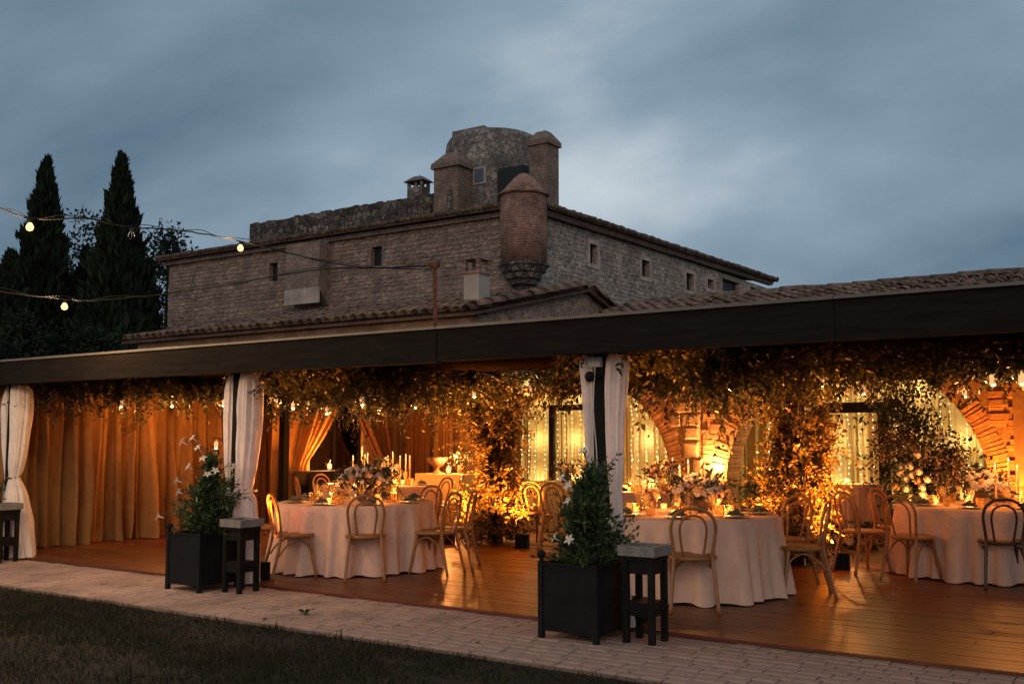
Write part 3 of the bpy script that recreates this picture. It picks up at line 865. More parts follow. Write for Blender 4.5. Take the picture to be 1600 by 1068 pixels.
rr = random.Random(5); vt = MB()
for k in range(9):   # verge and ridge tiles on the right end
    y = 12.85 + k*.40; z = 3.53 + .22*(k*.40) + .05
    rel(link('verge_tile', TM, None, (-9.44+rr.uniform(-.02,.02), y, z), (math.atan(.22)-.03, 0, rr.uniform(-.04,.04)), (1.1,1,1)), wing)
for k in range(7):
    y = 16.65 + k*.40; z = 4.30 - .297*(k*.40)
    rel(link('verge_tile', TM, None, (-9.44, y, z), (-math.atan(.297)-.03, 0, 0), (1.1,1,1)), wing)
for k in range(20):
    rel(link('ridge_tile', TM, None, (-9.5-.42*k, 16.5, 4.30), (0, 0, pi/2), (1.15,1,1)), wing)
# roof over the arched hall on the right
hr = empty('hall_roof', (-3, 15, 3), label='clay tile roof above the right part of the pergola beam', cat='roof')
q = MB()
q.hexa([(-9.38,12.40,2.70),(3.2,12.40,2.70),(3.2,18.0,4.06),(-9.38,18.0,4.06)], [(-9.38,12.40,2.76),(3.2,12.40,2.76),(3.2,18.0,4.12),(-9.38,18.0,4.12)])
rel(q.build('roof_slab', 'roof_base'), hr)
tiles(hr, [-9.25 + .225*i for i in range(50)], 16.25, 3.70, .243, 5, 300, seed=4)
for k in range(28):
    rel(link('ridge_tile', TM, None, (-9.3+.43*k, 18.0, 4.15+rr.uniform(-.01,.012)), (rr.uniform(-.03,.03), rr.uniform(-.03,.03), -pi/2), (1.2,1,1.05)), hr)
# white chimney on the low wing
ch = empty('white_chimney', (-10.35, 14.2, 3.78), label='small white chimney with a tiled cap on the low wing roof', cat='chimney')
MB().box(-.16, .16, -.16, .16, -.08, .55).build('shaft', 'pale_plaster', ch)
MB().box(-.19, .19, -.19, .19, .552, .60).build('collar', 'chimney_brick', ch)
for sx in (-1, 1):
    for sy in (-1, 1): MB().box(sx*.14-.035, sx*.14+.035, sy*.14-.035, sy*.14+.035, .602, .80).build('corner_pier', 'chimney_brick', ch)
MB().hexa([(-.21,-.21,.802),(.21,-.21,.802),(.21,.21,.802),(-.21,.21,.802)], [(-.17,-.17,.86),(.17,-.17,.86),(.17,.17,.86),(-.17,.17,.86)]).build('cap', 'chimney_brick', ch)
# rusty pole
pl = empty('rusty_pole', (-9.5, 12.0, 2.477), label='rusty iron pole on the pergola roof carrying the light strings', cat='pole')
MB().tube([(0,0,0),(-.03,0,1.66)], .042, 4).build('shaft', 'rust', pl)
MB().box(-.12, .05, -.03, .03, 1.60, 1.68).build('arm', 'rust', pl)
# ================================================================== THE OLD FORTIFIED HOUSE
fort = empty('fortified_house', (-24, 36, 0), label='large old stone fortified house with corner turret behind the pergola', cat='house')
def facade(pt, us, zs, holes, deep, inward, name, material):
    """grid wall with recessed openings; pt(u,z,d) -> world, d metres inward"""
    U = sorted(set(us + [h for q in holes for h in q[:2]])); Z = sorted(set(zs + [h for q in holes for h in q[2:4]]))
    m = MB(); hm = []
    for i in range(len(U)-1):
        for j in range(len(Z)-1):
            c = ((U[i]+U[i+1])/2, (Z[j]+Z[j+1])/2)
            if any(h[0] < c[0] < h[1] and h[2] < c[1] < h[3] for h in holes): continue
            m.add([pt(U[i],Z[j],0), pt(U[i+1],Z[j],0), pt(U[i+1],Z[j+1],0), pt(U[i],Z[j+1],0)], [(0,1,2,3)])
    for h in holes:
        a = [pt(h[0],h[2],0), pt(h[1],h[2],0), pt(h[1],h[3],0), pt(h[0],h[3],0)]
        b = [pt(h[0],h[2],deep), pt(h[1],h[2],deep), pt(h[1],h[3],deep), pt(h[0],h[3],deep)]
        m.add(a+b, [(0,4,5,1),(1,5,6,2),(2,6,7,3),(3,7,4,0)])
        q = MB(); q.add([pt(h[0],h[2],deep-.03), pt(h[1],h[2],deep-.03), pt(h[1],h[3],deep-.03), pt(h[0],h[3],deep-.03)], [(0,1,2,3)])
        wo = rel(q.build('window', h[4] if len(h) > 4 else 'void'), fort)
        if len(h) > 5:      # dressed stone sill and jambs
            s_ = MB(); e_ = .16
            p3 = lambda u0,u1,z0,z1: s_.hexa([pt(u0,z0,-.05),pt(u1,z0,-.05),pt(u1,z0,.1),pt(u0,z0,.1)], [pt(u0,z1,-.05),pt(u1,z1,-.05),pt(u1,z1,.1),pt(u0,z1,.1)])
            p3(h[0]-e_, h[1]+e_, h[2]-.2, h[2]-.002); p3(h[0]-e_, h[1]+e_, h[3]+.002, h[3]+.2)
            p3(h[0]-e_, h[0]-.002, h[2], h[3]); p3(h[1]+.002, h[1]+e_, h[2], h[3])
            rel(s_.build('window_surround', 'fort_dressing'), fort)
    return rel(m.build(name, material), fort)
FX, FY = -23.7, 35.9
facade(lambda u,z,d: (u, FY+d, z), [-47.3, FX], [-.1, 11.2],
       [(-32.36,-31.70,9.58,10.5), (-39.3,-38.68,9.45,10.4)], .3, 1, 'front_wall', 'fort_stone')
facade(lambda u,z,d: (FX-d, u, z), [FY, 65.2], [-.1, 11.4],
       [(41.5,42.25,9.7,10.66,'void',1), (46.85,47.8,9.8,10.68,'void',1), (52.3,53.35,9.75,10.72,'void',1), (55.3,56.2,10.2,10.76,'void',1),
        (57.6,60.3,8.5,11.1), (62.2,64.6,8.5,11.15), (60.9,61.6,10.2,10.8)], .3, 1, 'side_wall', 'fort_stone_grey')
def masonry(name, pt, u0, u1, z0, z1, skip, mt, seed, wmin=.16, wmax=.50, hmin=.13, hmax=.25):
    r = random.Random(seed); m = MB(); z = z0
    while z < z1 - .1:
        h = r.uniform(hmin, hmax); u = u0 + r.uniform(-.2, 0)
        while u < u1:
            w = r.uniform(wmin, wmax); hh = h*r.uniform(.72, 1.02)
            c = (u+w/2, z+h/2 + r.uniform(-.03,.03))
            if u > u0 and u+w < u1 and r.random() < .93 and not any(a-.1 < c[0] < b_+.1 and c_-.12 < c[1] < d_+.12 for a, b_, c_, d_ in skip):
                k = 7; ring0, ring1 = [], []; d0 = r.uniform(.012, .05)
                for i in range(k):
                    t = 2*pi*(i+.5)/k; q = (abs(cos(t))**4 + abs(sin(t))**4)**-.25 * r.uniform(.86, 1.0)
                    ring0.append(pt(c[0]+w*.5*q*cos(t), c[1]+hh*.5*q*sin(t), .004)); ring1.append(pt(c[0]+w*.41*q*cos(t), c[1]+hh*.41*q*sin(t), -d0*r.uniform(.8,1.2)))
                m.add(ring0 + ring1, [(i, (i+1)%k, k+(i+1)%k, k+i) for i in range(k)] + [tuple(range(k, 2*k))])
            u += w + .02
        z += h + .012
    return tag(rel(m.build(name, mt), fort), kind='stuff')
masonry('wall_stones', lambda u,z,d: (u, FY+d, z), -47.25, FX-.6, 6.4, 11.0, [(-32.4,-31.66,9.5,10.55), (-39.35,-38.63,9.4,10.45), (-37.3,-35.0,8.0,11.0)], 'fort_block', 3)
masonry('wall_stones', lambda u,z,d: (FX-d, u, z), FY+.6, 65.0, 6.4, 11.15, [(41.3,42.45,9.5,10.86), (46.65,48.0,9.6,10.88), (52.1,53.55,9.55,10.92), (55.1,56.4,10.0,10.96), (57.5,66.5,8.4,11.3)], 'fort_block_grey', 4)
b = MB(); b.box(-47.3, -47.0, FY+.01, 65.15, -.1, 11.2); b.box(-47.0, FX-.31, 64.9, 65.15, -.1, 11.35)
rel(b.build('rear_wall', 'fort_stone'), fort)
# eaves: cornice, slab and tile ends
rel(MB().box(-47.6, FX-.9, FY-.22, FY-.002, 11.02, 11.24).build('cornice', 'chimney_brick'), fort)
sl_ = MB()
sl_.hexa([(-47.9,FY-.5,11.26),(FX-.5,FY-.5,11.26),(FX-6,FY+6,12.3),(-41,FY+6,12.3)], [(-47.9,FY-.5,11.42),(FX-.5,FY-.5,11.42),(FX-6,FY+6,12.46),(-41,FY+6,12.46)])
sl_.hexa([(FX+.55,FY+.2,11.40),(FX+.55,65.8,11.84),(FX-6,64,12.5),(FX-6,FY+6,12.32)], [(FX+.55,FY+.2,11.55),(FX+.55,65.8,11.98),(FX-6,64,12.64),(FX-6,FY+6,12.47)])
rel(sl_.build('roof', 'roof_base'), fort)
cn = MB(); cn.hexa([(FX+.002,FY+.5,11.18),(FX+.28,FY+.5,11.18),(FX+.28,65.4,11.60),(FX+.002,65.4,11.60)], [(FX+.002,FY+.5,11.39),(FX+.4,FY+.5,11.39),(FX+.4,65.4,11.82),(FX+.002,65.4,11.82)])
rel(cn.build('side_cornice', 'chimney_brick'), fort)
te = MB(); rr = random.Random(8)
for i in range(104):
    y = FY + .6 + i*.282; z = 11.55 + .46*(i/110) + rr.uniform(-.02,.03)
    te.tube([(FX+.62+rr.uniform(-.05,.05), y, z), (FX-.4, y, z+.16)], .13, 6)
for i in range(80):
    x = -47.7 + i*.29; z = 11.42 + rr.uniform(-.02,.03)
    te.tube([(x, FY-.56+rr.uniform(-.05,.05), z), (x, FY+.5, z+.2)], .12, 6)
o = rel(te.build('eave_tiles', 'roof_tile', None, True), fort); tag(o, kind='stuff')
# set back parapet of dark rubble
pp = MB(); r2 = random.Random(12); N = 44
for i in range(N):
    xa = -41.7 + (13.6)*i/N; xb = -41.7 + 13.6*(i+1)/N; zt = 12.86 + r2.uniform(-.05,.05)
    pp.box(xa, xb, FY+.75+r2.uniform(-.05,.05), FY+2.2, 11.3, zt)
rel(pp.build('parapet', 'dark_rubble'), fort)
# closet tower on the front wall
ct = MB(); ct.box(-37.3, -35.0, FY-.75, FY-.002, 8.75, 11.0); ct.hexa([(-37.3,FY-.1,7.95),(-35.0,FY-.1,7.95),(-35.0,FY-.002,7.95),(-37.3,FY-.002,7.95)], [(-37.3,FY-.75,8.748),(-35.0,FY-.75,8.748),(-35.0,FY-.002,8.748),(-37.3,FY-.002,8.748)])
rel(ct.build('closet_bay', 'fort_stone'), fort)
rel(MB().box(-37.32, -34.98, FY-.775, FY-.7, 8.0, 8.75).build('dressed_block', 'fort_dressing'), fort)
# corner turret on corbel rings
tx, ty = FX, FY
tp = [(.32,7.6),(.42,7.9),(.56,7.95),(.62,8.15),(.75,8.2),(.82,8.42),(.92,8.48),(1.0,8.7),(1.07,8.74),(1.07,8.86),(.98,8.9)]
rel(MB().lathe(tp, 28, (tx,ty,0)).build('turret_corbel', 'dark_rubble', None, False), fort)
rel(MB().lathe([(.98,8.9),(1.0,10.2),(.98,11.75),(.98,11.76)], 32, (tx,ty,0)).build('turret', 'turret_brick', None, True), fort)
rel(MB().lathe([(.98,11.76),(1.10,11.80),(1.09,11.88),(.95,11.96),(.5,12.5),(.2,12.75),(.0,12.82)], 28, (tx,ty,0)).build('turret_cap', 'turret_brick', None, False), fort)
rt_ = random.Random(77)
for nm in ('turret', 'turret_cap', 'turret_corbel'):
    for o in [c for c in bpy.data.objects if c.name == nm]:
        for v in o.data.vertices:
            q = .035*mnoise.noise(Vector((v.co.x*2.1, v.co.y*2.1, v.co.z*3.0))) + rt_.uniform(-.014, .014)
            dxy = Vector((v.co.x-tx, v.co.y-ty, 0))
            if dxy.length > .01: v.co += dxy.normalized()*q
            v.co.z += rt_.uniform(-.018, .018)
# chimneys
def chimney(x, y, w, z0, z1, hip, mt, extra=.12):
    b = MB(); b.box(x-w, x+w, y-w, y+w, z0, z1); rel(b.build('chimney', mt), fort)
    e = w+extra; zc = z1
    c = MB(); c.hexa([(x-e,y-e,zc+.002),(x+e,y-e,zc+.002),(x+e,y+e,zc+.002),(x-e,y+e,zc+.002)], [(x-e*.98,y-e*.98,zc+.22),(x+e*.98,y-e*.98,zc+.22),(x+e*.98,y+e*.98,zc+.22),(x-e*.98,y+e*.98,zc+.22)])
    c.hexa([(x-e*.98,y-e*.98,zc+.222),(x+e*.98,y-e*.98,zc+.222),(x+e*.98,y+e*.98,zc+.222),(x-e*.98,y+e*.98,zc+.222)], [(x-e*.42,y-e*.42,zc+.222+hip),(x+e*.42,y-e*.42,zc+.222+hip),(x+e*.42,y+e*.42,zc+.222+hip),(x-e*.42,y+e*.42,zc+.222+hip)])
    rel(c.build('chimney_cap', mt), fort)
chimney(-28.5, 37.35, .70, 11.4, 13.95, .55, 'chimney_brick')
chimney(-24.0, 38.0, .48, 11.4, 14.5, .45, 'chimney_brick', .10)
b = MB(); b.box(-30.85,-29.95,36.7,37.3,12.7,13.30)
for sx in (-30.85,-30.42,-30.08):
    b.box(sx, sx+.13, 36.7, 36.83, 13.301, 13.58); b.box(sx, sx+.13, 37.17, 37.3, 13.301, 13.58)
b.hexa([(-31.0,36.55,13.582),(-29.8,36.55,13.582),(-29.8,37.45,13.582),(-31.0,37.45,13.582)], [(-30.6,36.85,13.86),(-30.2,36.85,13.86),(-30.2,37.15,13.86),(-30.6,37.15,13.86)])
rel(b.build('vent_chimney', 'keep_stone'), fort)
# round keep with a flat face holding a window
kp = MB(); kc = (-28.35, 40.3); kr = 2.38
prof = [(1.0,11.5),(1.0,15.45),(.98,15.8),(.93,16.02),(.82,16.16),(.4,16.22),(0,16.24)]
kp.lathe([(kr*a, z) for a, z in prof], 18, (kc[0],kc[1],0))
rel(kp.build('keep', 'keep_stone', None, False), fort)
kf = MB(); kf.box(-28.15, -26.4, 37.75, 38.8, 11.5, 14.55); rel(kf.build('keep_face', 'keep_stone'), fort)
rel(MB().box(-27.72,-26.98,37.70,37.748,13.22,14.06).build('keep_window_frame', 'pale_plaster'), fort)
rel(MB().box(-27.60,-27.12,37.66,37.698,13.34,13.94).build('keep_window', 'window_sky'), fort)
rel(MB().box(-30.1,-28.2,39.2,41,16.1,16.55).build('keep_hatch', 'chimney_brick'), fort)
rel(MB().box(-26.3,-24.95,37.76,39.2,11.5,13.8).build('roof_shed', 'void'), fort)
# ================================================================== TREES
def cypress(x, y, h, r, label, seed, n=9000, name='cypress_tree'):
    g = np.random.default_rng(seed)
    t = g.beta(1.0, 1.25, n)
    prof = lambda q: r*np.clip(q/.06, 0, 1)**.6*np.where(q < .3, 1, np.clip(1-((q-.3)/.71), 0.015, 1)**.84)
    a = g.uniform(0, 2*pi, n)
    lump = 1 + .16*np.sin(5*a+seed) * np.sin(t*23+seed) + .16*np.sin(9*a + t*40) + .22*np.sin(t*61+3*a)
    rad = prof(t)*lump*np.sqrt(g.uniform(.35, 1.0, n))
    C = np.stack([rad*np.cos(a), rad*np.sin(a), .05*h + t*h*.95], 1)
    D = np.stack([np.cos(a)*.5, np.sin(a)*.5, np.ones(n)*1.25], 1) + g.normal(size=(n,3))*.28
    Sz = g.uniform(.35, .75, n)*(.6+.5*r)*(1-.45*t)
    o = empty(name, (x, y, -.035), label=label, cat='tree', group='dark cypresses left of the old house')
    link('crown', leaf_mesh('crown', C, D, Sz, 'cypress_leaf', .32), o)
    MB().tube([(0,0,0),(.03,0,h*.5),(0,0,h*.93)], [.2,.13,.03], 7).build('trunk', 'bark', o)
    return o
for X_, Y_, ht_, rd_, lab, sd_ in [(-35.89,21.58,12.10,1.44,'broad dark cypress at the far left behind the glowing bulb',1), (-31.77,21.96,11.68,1.40,'tall pointed cypress right of the broad one',2),
        (-34.00,19.24,8.00,1.23,'lower cypress cut by the left edge of the picture',3), (-36.38,23.67,9.10,1.20,'low cypress between the two tall ones',4), (-33.45,24.45,8.42,0.86,'slim low cypress close on the right of the pointed one',5)]:
    cypress(X_, Y_, ht_, rd_, lab, sd_, 13000 if ht_ > 10 else 7000)
def broadleaf(x, y, h, r, label, seed, n=260, per=34, leaf=.24, z0=.3, mt='tree_leaf', cat='tree', name='broadleaf_tree', group=None):
    g = np.random.default_rng(seed)
    dirs = g.normal(size=(n,3)); dirs /= np.linalg.norm(dirs, axis=1, keepdims=True)
    rad = g.uniform(.45, 1.0, n)**.6
    K = dirs*rad[:,None]*np.array([r, r, h*(1-z0)/2]) + np.array([0,0,h*(1+z0)/2])
    C, D, Sz = clump_leaves(K, per, r*.12, leaf)
    o = empty(name, (x, y, -.035), label=label, cat=cat, group=group)
    link('crown', leaf_mesh('crown', C, D, Sz, mt, .5), o)
    t = MB(); t.tube([(0,0,0),(.05,.03,h*.35),(-.05,0,h*.6),(.02,0,h*.9)], [r*.09, r*.07, r*.045, .02], 7)
    for i in range(9):
        k = K[g.integers(n)]; z = h*g.uniform(.3,.6)
        t.tube([(0,0,z), tuple(k*np.array([.5,.5,1])*1.0*np.array([1,1,0]) + np.array([0,0,(z+k[2])/2])), tuple(k)], [r*.035, r*.02, .01], 5)
    t.build('trunk', 'bark', o)
    return o
X_, Y_ = (-56.42, 42.71); broadleaf(X_, Y_, 15.6, 2.7, 'airy broadleaf tree at the left corner of the old house', 21, 320, 34, .30, .15)
X_, Y_ = (-45.62, 29.49); broadleaf(X_, Y_, 12.6, 2.3, 'thin broadleaf tree showing between the two tall cypresses', 22, 150, 30, .24, .2)
X_, Y_ = (-19.85, 15.54); broadleaf(X_, Y_, 4.4, .75, 'dark shrub growing above the pergola roof before the old house', 23, 90, 30, .13, .1, 'dark_leaf', 'shrub', 'leafy_shrub')
for i, (X_, Y_, hh) in enumerate([(-31.65,18.42,5.6),(-31.20,19.93,5.4),(-29.79,20.89,5.2),(-27.89,20.96,4.6)]):
    broadleaf(X_, Y_, hh, 1.5, ['dark hedge bush at the left edge below the cypresses', 'dark hedge bush below the lower lit bulb',
        'dark hedge bush at the foot of the pointed cypress', 'dark hedge bush left of the low wing roof'][i], 30+i, 160, 30, .2, 0, 'cypress_leaf', 'bush', 'hedge_bush', 'dark bushes below the cypresses')
# ================================================================== STRING LIGHTS OVER THE LAWN
def string_light(label, pts, bulbs, dead=(), name='string_light'):
    o = empty(name, pts[0], label=label, cat='string light')
    P0 = Vector(pts[0]); P = [p - P0 for p in catmull(pts, 8)]
    rr = random.Random(len(label))
    MB().tube([p + Vector((0,0,rr.uniform(-.006,.006))) for p in P], .008, 5).build('wire', 'cable', o, True)
    MB().tube([p + Vector((.01,0,.015+.02*sin(i*.9))) for i, p in enumerate(P)], .004, 4).build('support_wire', 'cable', o, True)
    for i, bp in enumerate(bulbs):
        q = Vector(bp) - P0
        MB().tube([q, q+Vector((0,0,-.015)), q+Vector((0,0,-.042))], [.012,.018,.018], 8).build('socket', 'cable', o, True)
        prof = [(.014,-.042),(.024,-.055),(.034,-.078),(.034,-.095),(.024,-.113),(0,-.122)]
        bo = MB().lathe(prof, 12, tuple(q)).build('bulb', 'clear_glass' if i in dead else 'hot_bulb', o, True)
        if i in dead:
            MB().tube([q+Vector((0,0,-.045)), q+Vector((.008,0,-.075)), q+Vector((-.008,0,-.10))], .003, 4).build('filament', 'brass', bo)
        else:
            lamp('POINT', 'bulb_light', q+Vector((0,0,-.15)), 9.0, BULB, o, .02)
PT = (-9.6, 12.0, 4.12)
w1 = [PT, (-9.35,10.0,3.80), (-9.05,7.9,3.76), (-9.0,7.1,3.74), (-9.0,6.3,3.66), (-9.0,5.85,3.66), (-9.0,5.25,3.56), (-9.0,4.85,3.62), (-9.0,4.0,3.60), (-8.9,2.6,3.7), (-8.8,1.0,3.75), (-8.7,-1.5,3.9)]
string_light('upper string of bulbs from the rusty pole towards the lawn', w1, [(-9.04,7.82,3.76), (-9.0,6.36,3.66), (-9.0,5.27,3.56), (-8.95,3.9,3.60), (-8.9,2.6,3.70), (-8.8,1.0,3.75), (-8.75,-.4,3.85)], dead=(1,))
w2 = [(-9.6,12.0,4.06), (-9.65,9.8,3.76), (-9.95,8.0,3.30), (-10.15,6.8,3.05), (-10.2,6.2,3.02), (-10.25,5.2,3.05), (-10.35,3.6,3.2), (-10.5,1.5,3.6)]
string_light('lower string of bulbs sagging from the rusty pole in front of the cypresses', w2, [(-10.19,6.4,3.02), (-10.28,4.8,3.08), (-10.35,3.4,3.22), (-10.45,2.0,3.5)])

# ================================================================== GREENERY ON THE PERGOLA
def ivy_column(x, y, label, seed, wid=.30, n=760):
    g = np.random.default_rng(seed)
    t = g.uniform(0, 1, n); a = g.uniform(0, 2*pi, n)
    lump = np.array([mnoise.noise(Vector((cos(q)*1.3, sin(q)*1.3, z_*3.4 + seed*5))) for q, z_ in zip(a, t)])
    r0 = wid*(.42 + .35*np.exp(-((t-.18)/.16)**2) + .45*np.clip(t-.62, 0, 1))
    P0 = np.stack([r0*np.cos(a), r0*np.sin(a)*.9, .06 + t*2.12], 1)
    D0 = np.stack([np.cos(a), np.sin(a), .35 + .9*g.uniform(-.7, 1, n)], 1)
    L = np.clip(.30 + .42*lump + .22*np.clip(t-.6, 0, 1), .10, .75)*g.uniform(.7, 1.25, n)
    L = np.minimum(L, np.where(P0[:,2] > 2.0, .42, .8))
    C, D, Sz, V, F = sprigs(g, P0, D0, L, 17, .062, .30)
    ok = (C[:,2] > .02) & (C[:,2] < 2.41) & (np.hypot(C[:,0], C[:,1]) > .10)
    o = empty('leafy_column', (x, y, FZ), label=label, cat='plant', group='leafy columns round the back posts')
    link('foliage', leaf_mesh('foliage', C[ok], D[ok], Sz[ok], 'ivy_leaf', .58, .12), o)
    tag(link('twigs', np_mesh('twigs', V, F, 'bark'), o), kind='stuff')
    s = MB()
    for i in range(9):
        b0 = i*.7; pts = [(.105*cos(b0+.5*k*(-1)**i), .105*sin(b0+.5*k*(-1)**i), .01+k*.36) for k in range(7)]
        s.tube(catmull(pts, 3), .012, 5)
    s.build('stems', 'bark', o, True)
    return o
ivy_column(PX[1], PYB, 'leafy column glowing amber behind the left dining table', 3)
ivy_column(PX[2], PYB, 'leafy column glowing amber behind the middle dining table', 4, .33)
def garland(p0, p1, label, seed, n=260, length=.42, zc=2.28, ry=.13, trail=10, mt='garland_leaf', leaf=.064, nl=20, down=.3):
    g = np.random.default_rng(seed)
    p0 = np.array(p0); p1 = np.array(p1); L = np.linalg.norm(p1-p0); d = (p1-p0)/L; nrm = np.array([-d[1], d[0]]); mid = (p0+p1)/2
    u = g.uniform(0, 1, n*2)
    dens = np.array([mnoise.noise(Vector((q*L*1.05, seed*3.1, 0))) for q in u])
    u = u[dens > g.uniform(-.75, .25, n*2)]; n = len(u)
    dens = np.array([mnoise.noise(Vector((q*L*1.05, seed*3.1, 0))) for q in u])
    XY = d[None]*((u-.5)*L)[:,None] + nrm[None]*(g.normal(size=n)*ry)[:,None]
    z = np.clip(zc + g.normal(size=n)*.07, 2.0, 2.40)
    P0 = np.concatenate([XY, z[:,None]], 1)
    ang = g.uniform(0, 2*pi, n)
    D0 = np.concatenate([d[None]*(np.cos(ang)*1.0)[:,None] + nrm[None]*(np.sin(ang)*.9)[:,None], (g.uniform(-1, .55, n)-down)[:,None]], 1)
    Ls = length*g.uniform(.45, 1.25, n)*(1+.7*np.clip(dens, -.5, 1))
    k = g.choice(n, trail, replace=False)      # a few long trailing sprigs
    D0[k,2] = -1.1; Ls[k] *= 1.25
    C, D, Sz, V, F = sprigs(g, P0, D0, Ls, nl, leaf, .40)
    ok = C[:,2] < 2.418
    V[:,2] = np.minimum(V[:,2], 2.42)
    o = empty('leafy_garland', (mid[0], mid[1], 0), label=label, cat='garland', group='leafy garlands under the pergola roof')
    link('foliage', leaf_mesh('foliage', C[ok], D[ok], Sz[ok], mt, .56, .15), o)
    tag(link('twigs', np_mesh('twigs', V, F, 'bark'), o), kind='stuff')
    b = MB(); pts = []
    for q in np.linspace(-.5, .5, 14): pts.append((d[0]*q*L+nrm[0]*.05*sin(q*19), d[1]*q*L+nrm[1]*.05*sin(q*19), 2.24+.03*sin(q*31)))
    b.tube(catmull(pts, 3), .014, 6); b.build('main_vine', 'bark', o, True)
    return o
garland((PX[0]+.12, 7.7), (PX[0]+.12, 12.0), 'leafy garland along the left end before the amber drapes', 61, 300, .33, 2.32)
garland((PX[0]+.2, PYB-.35), (PX[1]-.2, PYB-.35), 'leafy garland above the left table with hanging candle globes', 62, 460, .40, 2.33, ry=.30, down=.15)
garland((PX[1]+.2, PYB-.35), (PX[2]-.2, PYB-.35), 'leafy garland between the two amber lit columns', 63, 400, .36, 2.35, ry=.34, down=.10)
garland((PX[2]+.2, PYB-.50), (PX[3]+1.2, PYB-.50), 'leafy garland above the right table at the picture edge', 64, 460, .32, 2.37, ry=.40, down=.0)
garland((PX[1], 7.60), (PX[1], 11.7), 'leafy garland running back from the second post', 65, 350, .36, 2.32, ry=.2)
garland((PX[2], 7.60), (PX[2], 11.7), 'dark leafy garland running back from the nearest post', 66, 470, .36, 2.35, ry=.32, down=.05)

garland((PX[2]+.5, 10.25), (PX[3]+1.0, 10.25), 'thin leafy garland close under the roof in front of the right table', 67, 150, .22, 2.40, ry=.30, down=-.1)
# hanging candle globes
def globe_proto():
    o = empty('candle_globe', (0,0,0), label='x', cat='lantern')
    MB().lathe([(.006,.092),(.03,.088),(.06,.072),(.085,.04),(.095,0),(.085,-.04),(.06,-.072),(.03,-.09),(0,-.095)], 16).build('glass_globe', 'clear_glass', o, True)
    MB().lathe([(.030,-.075),(.031,.015),(.028,.018)], 10).build('candle', 'lit_wax', o, True)
    MB().lathe([(.002,.018),(.005,.026),(.004,.034),(0,.044)], 6).build('flame', 'flame', o, True)
    MB().tube([(0,0,.09),(0,0,.40)], .003, 4).build('cord', 'cable', o)
    return o
GP = globe_proto(); GPK = children(GP); gfirst = [True]
def globe(x, y, z, label, s=1.0, power=2.0):
    o = GP if gfirst[0] else copy_tree(GP, None, GPK)
    gfirst[0] = False
    o.location = (x, y, z); o.scale = (s, s, s)
    tag(o, label, 'lantern', 'hanging candle globes')
    l = lamp('POINT', 'candle_light', (x, y, z-.12*s), power*.55, CANDLE, None, .03)
for x, y, z, lab, s, p in [
    (-12.55,8.8,2.02,'hanging candle globe leftmost before the amber drapes',.8,5), (-12.55,9.65,2.05,'hanging candle globe second from left before the amber drapes',.8,10),
    (-12.55,10.6,2.08,'hanging candle globe third from left before the amber drapes',.8,7), (-12.0,10.02,1.45,'low hanging candle globe just above the flowering shrub',.95,3.0),
    (-8.30,7.72,1.93,'hanging candle globe close beside the wide white curtain',.7,2.0), (-8.28,7.95,1.89,'smaller candle globe next to the one beside the white curtain',.6,1.5),
    (-11.9,11.75,2.10,'small candle globe at the left of the garland over the left table',.7,2.5), (-11.38,11.65,1.97,'low candle globe left of the large globe over the left table',.9,2.5),
    (-10.6,11.6,2.12,'large candle globe highest above the left table',1.25,3.0), (-10.48,11.85,1.99,'small candle globe just under the large one',.6,2.0),
    (-9.63,11.7,2.05,'wide candle globe right of the large one above the left table',1.05,3.0), (-8.38,11.45,2.17,'candle globe in the leaves of the left column top',1.0,3.0),
    (-4.60,11.35,2.15,'candle globe left of the middle column top',.8,2.0), (-4.32,11.3,2.2,'candle globe among the leaves at the middle column top',.8,2.0),
    (-3.60,11.6,2.2,'candle globe right of the middle column high in the garland',1.1,3.0), (-3.21,11.85,2.08,'small low candle globe left of the right table garland',.8,2.5),
    (-2.12,11.7,2.02,'low candle globe above the brick pier',.8,2.5), (-1.82,11.6,2.16,'larger candle globe high at the right of the garland',1.1,4.0), (-1.55,11.6,2.16,'candle globe at the right edge of the picture',1.1,3.0)]:
    globe(x, y, z, lab, s, p)
chd = empty('glass_chandelier', (-7.72, 11.75, 2.22), label='bright glass bowl chandelier in the garland right of the left column', cat='chandelier')
MB().lathe([(.0,-.13),(.08,-.125),(.17,-.09),(.225,-.02),(.23,.0),(.222,.0),(.165,-.08),(.08,-.115),(0,-.12)], 20).build('glass_bowl', 'frosted_glass', chd, True)
for k in range(7):
    a = k*2*pi/7; MB().lathe([(.016,-.09),(.016,.02),(.006,.03),(.009,.045),(0,.075)], 8, (.13*cos(a),.13*sin(a),0)).build('candle', 'lit_wax', chd, True)
MB().tube([(0,0,-.12),(0,0,.25)], .006, 5).build('rod', 'brass', chd)
MB().tube([(0,0,-.19),(0,0,-.122)], [.004,.012], 5).build('drop', 'clear_glass', chd)
lamp('POINT', 'chandelier_light', (0,0,.0), 5, (1,.72,.40), chd, .05)

